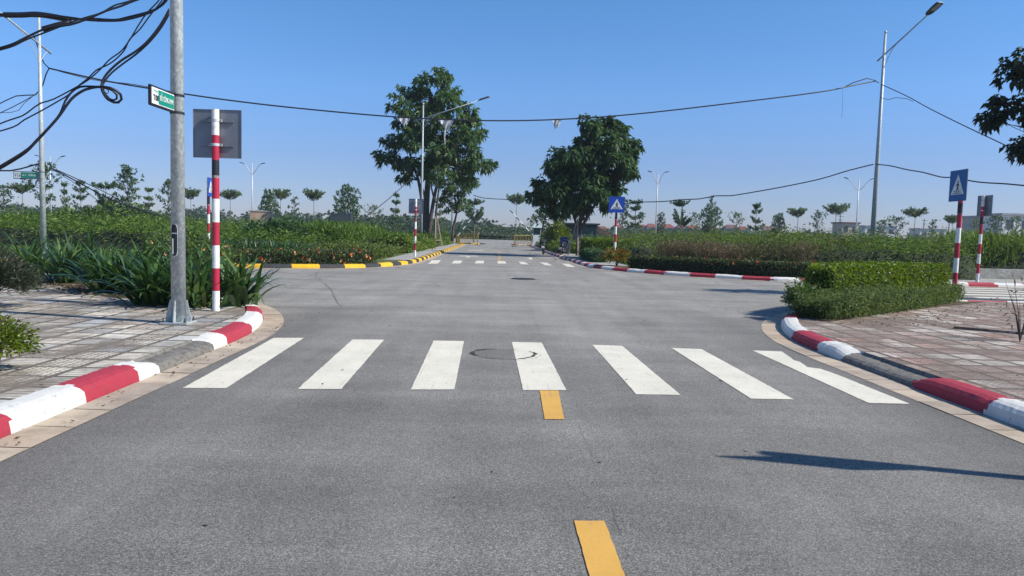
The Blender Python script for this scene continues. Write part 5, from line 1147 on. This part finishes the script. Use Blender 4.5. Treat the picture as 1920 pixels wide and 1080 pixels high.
# brown plank sheets behind the sign
pl_m = NT('brown_planks'); xx = pl_m.xyz(pl_m.objc()); pl_m.fin(pl_m.mix(pl_m.m('LESS_THAN', pl_m.m('FRACT', pl_m.m('MULTIPLY', xx[2], 7.0)), .15), pl_m.ramp(pl_m.noise(6, 4), [(.3, (.10, .075, .05)), (.7, (.19, .14, .10))]), (.03, .025, .02)), .8); pl_m = pl_m.mat
def panel(pxs, Y, label, th=.08):
    P = [to(x, y, Y) for x, y in pxs]; c = P[0]; o = empty('plank_sheet', (c[0], Y, c[2]), 0, label, 'plank panel', 'brown plank panels behind the corner sign')
    mb = MB(); mb.vplate([(p[0]-c[0], p[2]-c[2]) for p in P], 0, th); b = mb.build('boards', pl_m, o)
    xs = [p[0]-c[0] for p in P]; zb = min(p[2] for p in P)-c[2]
    for x in (min(xs)+.1, max(xs)-.1):
        mb = MB(); mb.tube([(x, th+.05, -c[2]), (x, th+.05, zb+.45)], .05, 6); mb.build('post', M['timber'], o)
panel([(1121, 426), (1123, 438), (1152, 448), (1152, 440)], 52, 'slanting brown plank sheet running down from the guard booth')
panel([(1156, 444), (1156, 457), (1178, 456), (1177, 444)], 50, 'short level brown plank box right of the striped post')

# brick and concrete boxes in the left plot
def brickmat(n_, a, b):
    k = NT(n_); br_ = k.n('ShaderNodeTexBrick', i_Scale=3.0, i_Color1=(*a, 1), i_Color2=(*b, 1), i_Mortar=(.25, .22, .2, 1)); k.set(br_.inputs['Vector'], k.objc())
    return k.fin(k.mix(k.ramp(k.noise(1.6, 5, .7), [(.4, 0), (.6, .9)]), br_.outputs[0], (.34, .28, .22)), .9)
bm1 = brickmat('weathered_brick', (.34, .20, .13), (.42, .27, .17))
def pit(x0, x1, yt, D, label, rn):
    a = to(x0, hor(x0), D)[0]; b = to(x1, hor(x1), D)[0]; H = to((x0+x1)/2, yt, D)[2]; W_ = b-a
    o = empty('brick_enclosure', ((a+b)/2, D, 0), R(rn), label, 'brick shed', 'small brick boxes in the left plot'); L = W_*.8
    for nm, c, d, mm in (('front_wall', (-.1*W_, 0, H/2), (L, .2, H), bm1), ('back_wall', (-.1*W_, L*.8, H/2), (L, .2, H), bm1), ('side_wall', (-.1*W_-L/2+.1, L*.4, H/2), (.2, L*.8-.2, H), bm1), ('side_wall', (-.1*W_+L/2+.103, L*.4, H/2), (.2, L*.8+.2, H), simple('lime_render', (.55, .42, .33), .9, 0, .2, 2, (.3, .15, .1)))):
        mb = MB(); mb.box(c, d); mb.build(nm, mm, o)
    mb = MB(); mb.box((-.1*W_, L*.4, H+.04), (L+.25, L*.8+.3, .08)); mb.build('coping', M['concrete'], o)
pit(470, 519, 397, 60, 'weathered brown brick box left of the crooked sapling', 16)
pit(621, 666, 402, 58, 'brick box with a pale side wall under the dense round tree', 14)

# planter
mb = MB(); a = at(1806, 528)[:2]
tag(mb and (lambda m_: (m_.prism([(17.6, 27.9), (30, 29.0), (30, 29.25), (17.85, 28.15), (18.2, 31.5), (17.95, 31.5)], .1, .50), m_.build('planter_wall', M['concrete'], bevel=.01))[1])(MB()), 'low grey concrete planter wall by the right edge across the side road', 'planter')

# ------------------------------------------------------------------ motorbikes and chair
def motorbike(X, Y, rz, label, body):
    o = empty('motorbike', (X, Y, 0), rz, label, 'motorbike', 'dark motorbikes parked right of the far road')
    bm_ = simple('bike_body_'+str(int(X*10)), body, .3); rub = M['sign_black']
    for x in (-.62, .62):
        mb = MB(); ring = [(x+.26*math.cos(t), 0, .3+.26*math.sin(t)) for t in [i*2*math.pi/20 for i in range(21)]]; mb.tube(ring, .045, 8, caps=False); wh = mb.build('wheel', rub, o, smooth=True)
        mb = MB(); mb.tube([(x, -.04, .3), (x, .04, .3)], .05, 8)
        for k in range(5): a_ = k*1.256; mb.tube([(x, 0, .3), (x+.24*math.cos(a_), 0, .3+.24*math.sin(a_))], .012, 5)
        mb.build('rim', M['steel_dark'], wh)
    mb = MB(); mb.tube([(-.75, 0, .62), (-.55, 0, .68), (-.2, 0, .62), (.1, 0, .42), (.38, 0, .5), (.5, 0, .85)], [.07, .12, .13, .10, .09, .08], 10); mb.tube([(-.55, 0, .45), (-.1, 0, .35), (.15, 0, .32)], [.08, .12, .08], 8); mb.build('body', bm_, o, smooth=True)
    mb = MB(); mb.tube([(-.78, 0, .78), (-.4, 0, .8), (0, 0, .74), (.12, 0, .7)], [.06, .12, .12, .05], 10); mb.build('seat', rub, o, smooth=True)
    for s in (-1, 1):
        mb = MB(); mb.tube([(.64, s*.07, .3), (.5, s*.06, .85)], .022, 6); mb.build('fork', M['steel_dark'], o)
    mb = MB(); mb.tube([(.4, -.34, 1.0), (.46, -.15, 1.02), (.5, 0, .98), (.46, .15, 1.02), (.4, .34, 1.0)], .018, 6); mb.build('handlebar', M['steel_dark'], o)
    mb = MB(); mb.tube([(.53, 0, .86), (.6, 0, .88), (.64, 0, .88)], [.1, .11, .06], 10); mb.build('headlight', M['steel_dark'], o, smooth=True)
    for s in (-1, 1):
        mb = MB(); mb.tube([(.42, s*.28, 1.0), (.40, s*.34, 1.14)], .008, 5); mb.tube([(.39, s*.34, 1.15), (.37, s*.34, 1.15)], .05, 8); mb.build('mirror', M['steel_dark'], o)
    mb = MB(); mb.box((-.9, 0, .5), (.01, .2, .14)); mb.build('number_plate', M['sign_white'], o)
    mb = MB(); mb.tube([(-.75, .1, .78), (-.92, .08, .82), (-.92, -.08, .82), (-.75, -.1, .78)], .015, 6); mb.build('grab_rail', M['steel_dark'], o)
    mb = MB(); mb.tube([(-.85, -.14, .36), (-.2, -.14, .3)], .04, 8); mb.build('exhaust', M['steel_dark'], o, smooth=True)
    return o
q = at(1020, 477.5); motorbike(q[0]+.0, q[1]+.6, R(84), 'dark motorbike parked at the right kerb of the far road, seen from behind', (.02, .02, .025))
q = to(1049, 470, 44); motorbike(q[0]+.55, 46.5, R(66), 'second dark motorbike partly behind the dark hedge', (.015, .013, .03))
q = to(1060, 455, 48); o = empty('plastic_chair', (q[0], 48, .12), R(150), 'blue plastic chair beside the second motorbike', 'chair'); bl_m = simple('blue_plastic', (.02, .045, .22), .4)
mb = MB(); mb.box((0, 0, .44), (.5, .48, .05)); mb.build('seat', bl_m, o, bevel=.02)
mb = MB(); mb.box((0, .24, .78), (.5, .05, .62), rx=-.15); mb.build('backrest', bl_m, o, bevel=.02)
for sx in (-1, 1):
    mb = MB(); mb.tube([(sx*.27, -.2, .44), (sx*.29, -.2, .68), (sx*.29, .24, .70)], .03, 6); mb.build('armrest', bl_m, o)
    for sy in (-1, 1): mb = MB(); mb.tube([(sx*.22, sy*.2, .43), (sx*.27, sy*.24, 0)], .025, 6); mb.build('leg', bl_m, o)

# ------------------------------------------------------------------ distant houses
wallm = [simple('house_wall_'+str(i), c, .8, 0, .06, .5) for i, c in enumerate([(.62, .58, .50), (.50, .40, .33), (.70, .68, .64), (.42, .36, .32)])]
roofm = [simple('house_roof_'+str(i), c, .8, 0, .15, .8) for i, c in enumerate([(.20, .055, .04), (.24, .09, .06), (.13, .06, .06), (.30, .31, .33)])]
winm = NT('house_window').fin((.05, .06, .07), .3)
def house(px, w_px, ytop, D, wi, ri, label, flat=False, group='distant houses beyond the plots'):
    X = to(px, hor(px), D)[0]; W_ = w_px*D/FPX; Ht = to(px, ytop, D)[2]; o = empty('house', (X, D, 0), 0, label, 'house', group); dp = max(W_*.7, 5); hr = 0 if flat else min(1.4, Ht*.25); hw = Ht-hr
    mb = MB(); mb.box((0, dp/2, hw/2), (W_, dp, hw)); mb.build('wall', wallm[wi], o)
    mb = MB()
    if flat: mb.box((0, dp/2, hw+.15), (W_+.6, dp+.6, .3))
    else: mb.add([(-W_/2-.3, -.4, hw-.1), (W_/2+.3, -.4, hw-.1), (W_/2+.3, dp+.4, hw-.1), (-W_/2-.3, dp+.4, hw-.1), (-W_*.28, dp*.5, Ht), (W_*.28, dp*.5, Ht)], [(0, 1, 5, 4), (1, 2, 5), (2, 3, 4, 5), (3, 0, 4), (3, 2, 1, 0)])
    mb.build('roof', roofm[ri], o)
    n = max(2, int(W_/2.6)); fl = max(1, int(hw/3))
    for f in range(fl):
        for k in range(n):
            mb = MB(); mb.box((-W_/2+W_*(k+.5)/n, -.03, hw-1.4-f*2.9), (W_/n*.42, .08, 1.3)); mb.build('window', winm, o)
HS = [(1128, 26, 424, 1, 0, 'dull red roofed'), (1160, 22, 422, 2, 1, 'white walled'), (1205, 20, 421, 0, 0, 'cream'), (1222, 18, 419, 2, 0, 'bright white gabled'), (1252, 26, 420, 1, 0, 'brick red'), (1280, 22, 421, 0, 2, 'dark red roofed'), (1300, 22, 422, 1, 1, 'reddish'),
      (1352, 22, 428, 2, 0, 'small white'), (1372, 24, 421, 3, 2, 'grey roofed'), (1395, 20, 424, 1, 0, 'low red'), (1442, 24, 424, 3, 2, 'dark roofed')]
loc = ['left of the blue sign post in the gap of trees', 'just right of the blue corner sign post', 'left of the double lamp pole', 'touching the double lamp pole', 'right of the double lamp pole', 'left of the slanting leafy tree', 'below the slanting leafy tree', 'right of the dense dark tree', 'under the small open pale tree', 'between pale tree and tiered tree', 'right of the white gabled house']
for i, (px, wpx, yt, wi, ri, lab) in enumerate(HS): house(px, wpx, yt, 260+(i*37) % 40, wi, ri, lab+' distant house '+loc[i])
house(1417, 18, 423, 190, 2, 3, 'white gabled house with small windows below the neat tiered tree')
house(1593, 32, 419, 170, 1, 2, 'low maroon roofed house left of the right lamp pole', True)
house(1650, 60, 425, 230, 2, 3, 'long flat white hall behind the right lamp pole', True)
house(1748, 50, 430, 260, 0, 3, 'long pale low hall right of the clear umbrella tree', True)
house(1858, 44, 408, 120, 3, 3, 'grey shed with a flat roof behind the right sign back', True)
house(1905, 60, 404, 112, 2, 3, 'white flat building cut by the right edge', True)
house(191, 26, 388, 230, 2, 3, 'small white block of flats seen above the left weeds', True)
house(14, 26, 396, 210, 2, 3, 'white low house at the left edge above the weeds', True)
house(44, 16, 395, 250, 0, 1, 'little red roofed house under the left umbrella tree')
house(915, 30, 428, 300, 1, 1, 'reddish far house left of the road axis'); house(950, 30, 427, 320, 0, 0, 'cream far house right of the road axis'); house(880, 26, 429, 300, 1, 0, 'dull far house behind the left boom')

# ------------------------------------------------------------------ small things
random.seed(5)
# lifted slab edge on the right pavement
mb = MB(); P = [at(1788, 616, .12)[:2], at(1925, 628, .12)[:2], at(1925, 596, .12)[:2], at(1845, 596, .12)[:2]]; mb.prism(P, .11, .155); tag(mb.build('raised_slab', M['tiles_red'], bevel=.004), kind='structure')
# dry sapling at right edge
q = at(1912, 640, .12); o = empty('dry_sapling', (q[0], q[1], .12), 0, 'thin dry sapling at the right edge of the pavement', 'sapling'); mb = MB(); rng = random.Random(3)
for k in range(7):
    a_ = rng.uniform(0, 6.28); h = rng.uniform(.5, 1.0); mb.tube([(0, 0, 0), (.08*math.cos(a_), .08*math.sin(a_), h*.5), (.22*math.cos(a_), .22*math.sin(a_), h)], [.008, .006, .002], 5)
mb.build('stems', M['bark'], o, fix=False)
rr = np.random.RandomState(4); P = np.stack([rr.normal(0, .14, 70), rr.normal(0, .14, 70), rr.uniform(.2, .95, 70)], 1); V, F = leafVF(P, rr.normal(0, 1, (70, 3)), .10, .02, rr); mesh_np('leaves', V, F, [M['fl_dry']], parent=o)
# litter of dry leaves
def litter(poly, n, seed, L, z, label):
    rng = np.random.RandomState(seed); A = np.array(poly); q = np.stack([rng.uniform(A[:, 0].min(), A[:, 0].max(), n*4), rng.uniform(A[:, 1].min(), A[:, 1].max(), n*4)], 1); q = q[inpoly(q, poly)][:n]
    P = np.concatenate([q, np.full((len(q), 1), z)+rng.uniform(0, .012, (len(q), 1))], 1); D = rng.normal(0, 1, (len(q), 3)); D[:, 2] = np.abs(D[:, 2])*.15; V, F = leafVF(P, D, L*rng.uniform(.5, 1.3, len(q)), L*.45, rng, -.05)
    tag(mesh_np('leaf_litter', V, F, [M['fl_dry']]), label, 'leaf litter', kind='stuff')
litter([(-4.4, 11.9), (-10.5, 14.2), (-10, 15.5), (-5, 13.0)], 900, 1, .07, .13, 'dry brown leaves under the left lilies')
litter([(5.2, 11.2), (11, 16.2), (11, 15.3), (6.5, 10.9)], 260, 2, .05, .123, 'dry leaves scattered along the right herb border')
litter([(-3.1, 4.4), (-3.1, 12.5), (-2.85, 12.5), (-2.85, 4.4)], 90, 3, .035, .012, 'leaf crumbs in the left gutter')
litter([(-2.5, 3), (3.5, 3), (3.5, 24), (-2.5, 24)], 60, 4, .04, .004, 'stray leaves on the asphalt')
litter([(4.3, 5), (4.6, 11), (8, 12.5), (12, 15), (12, 10), (8, 6)], 200, 5, .035, .122, 'small dry leaves on the right pavement')
litter([(-3.5, 4), (-3.6, 11), (-9, 13), (-9, 6)], 260, 6, .035, .122, 'small dry leaves on the left pavement')

# ------------------------------------------------------------------ air
me = bpy.data.meshes.new('haze'); mb2 = MB(); mb2.box((0, 160, 14.5), (760, 420, 34)); me.from_pydata(mb2.v, [], mb2.f)
hm = bpy.data.materials.new('haze'); hm.use_nodes = True; t_ = hm.node_tree; t_.nodes.remove(t_.nodes['Principled BSDF'])
pv = t_.nodes.new('ShaderNodeVolumePrincipled'); pv.inputs['Color'].default_value = (.80, .88, 1, 1); pv.inputs['Density'].default_value = .0004; pv.inputs['Anisotropy'].default_value = .2
t_.links.new(pv.outputs[0], t_.nodes['Material Output'].inputs['Volume']); me.materials.append(hm)
bm = bmesh.new(); bm.from_mesh(me); bmesh.ops.recalc_face_normals(bm, faces=bm.faces); bm.to_mesh(me); bm.free()
tag(link('haze', me), 'thin pale haze over the plots', 'haze', kind='stuff')
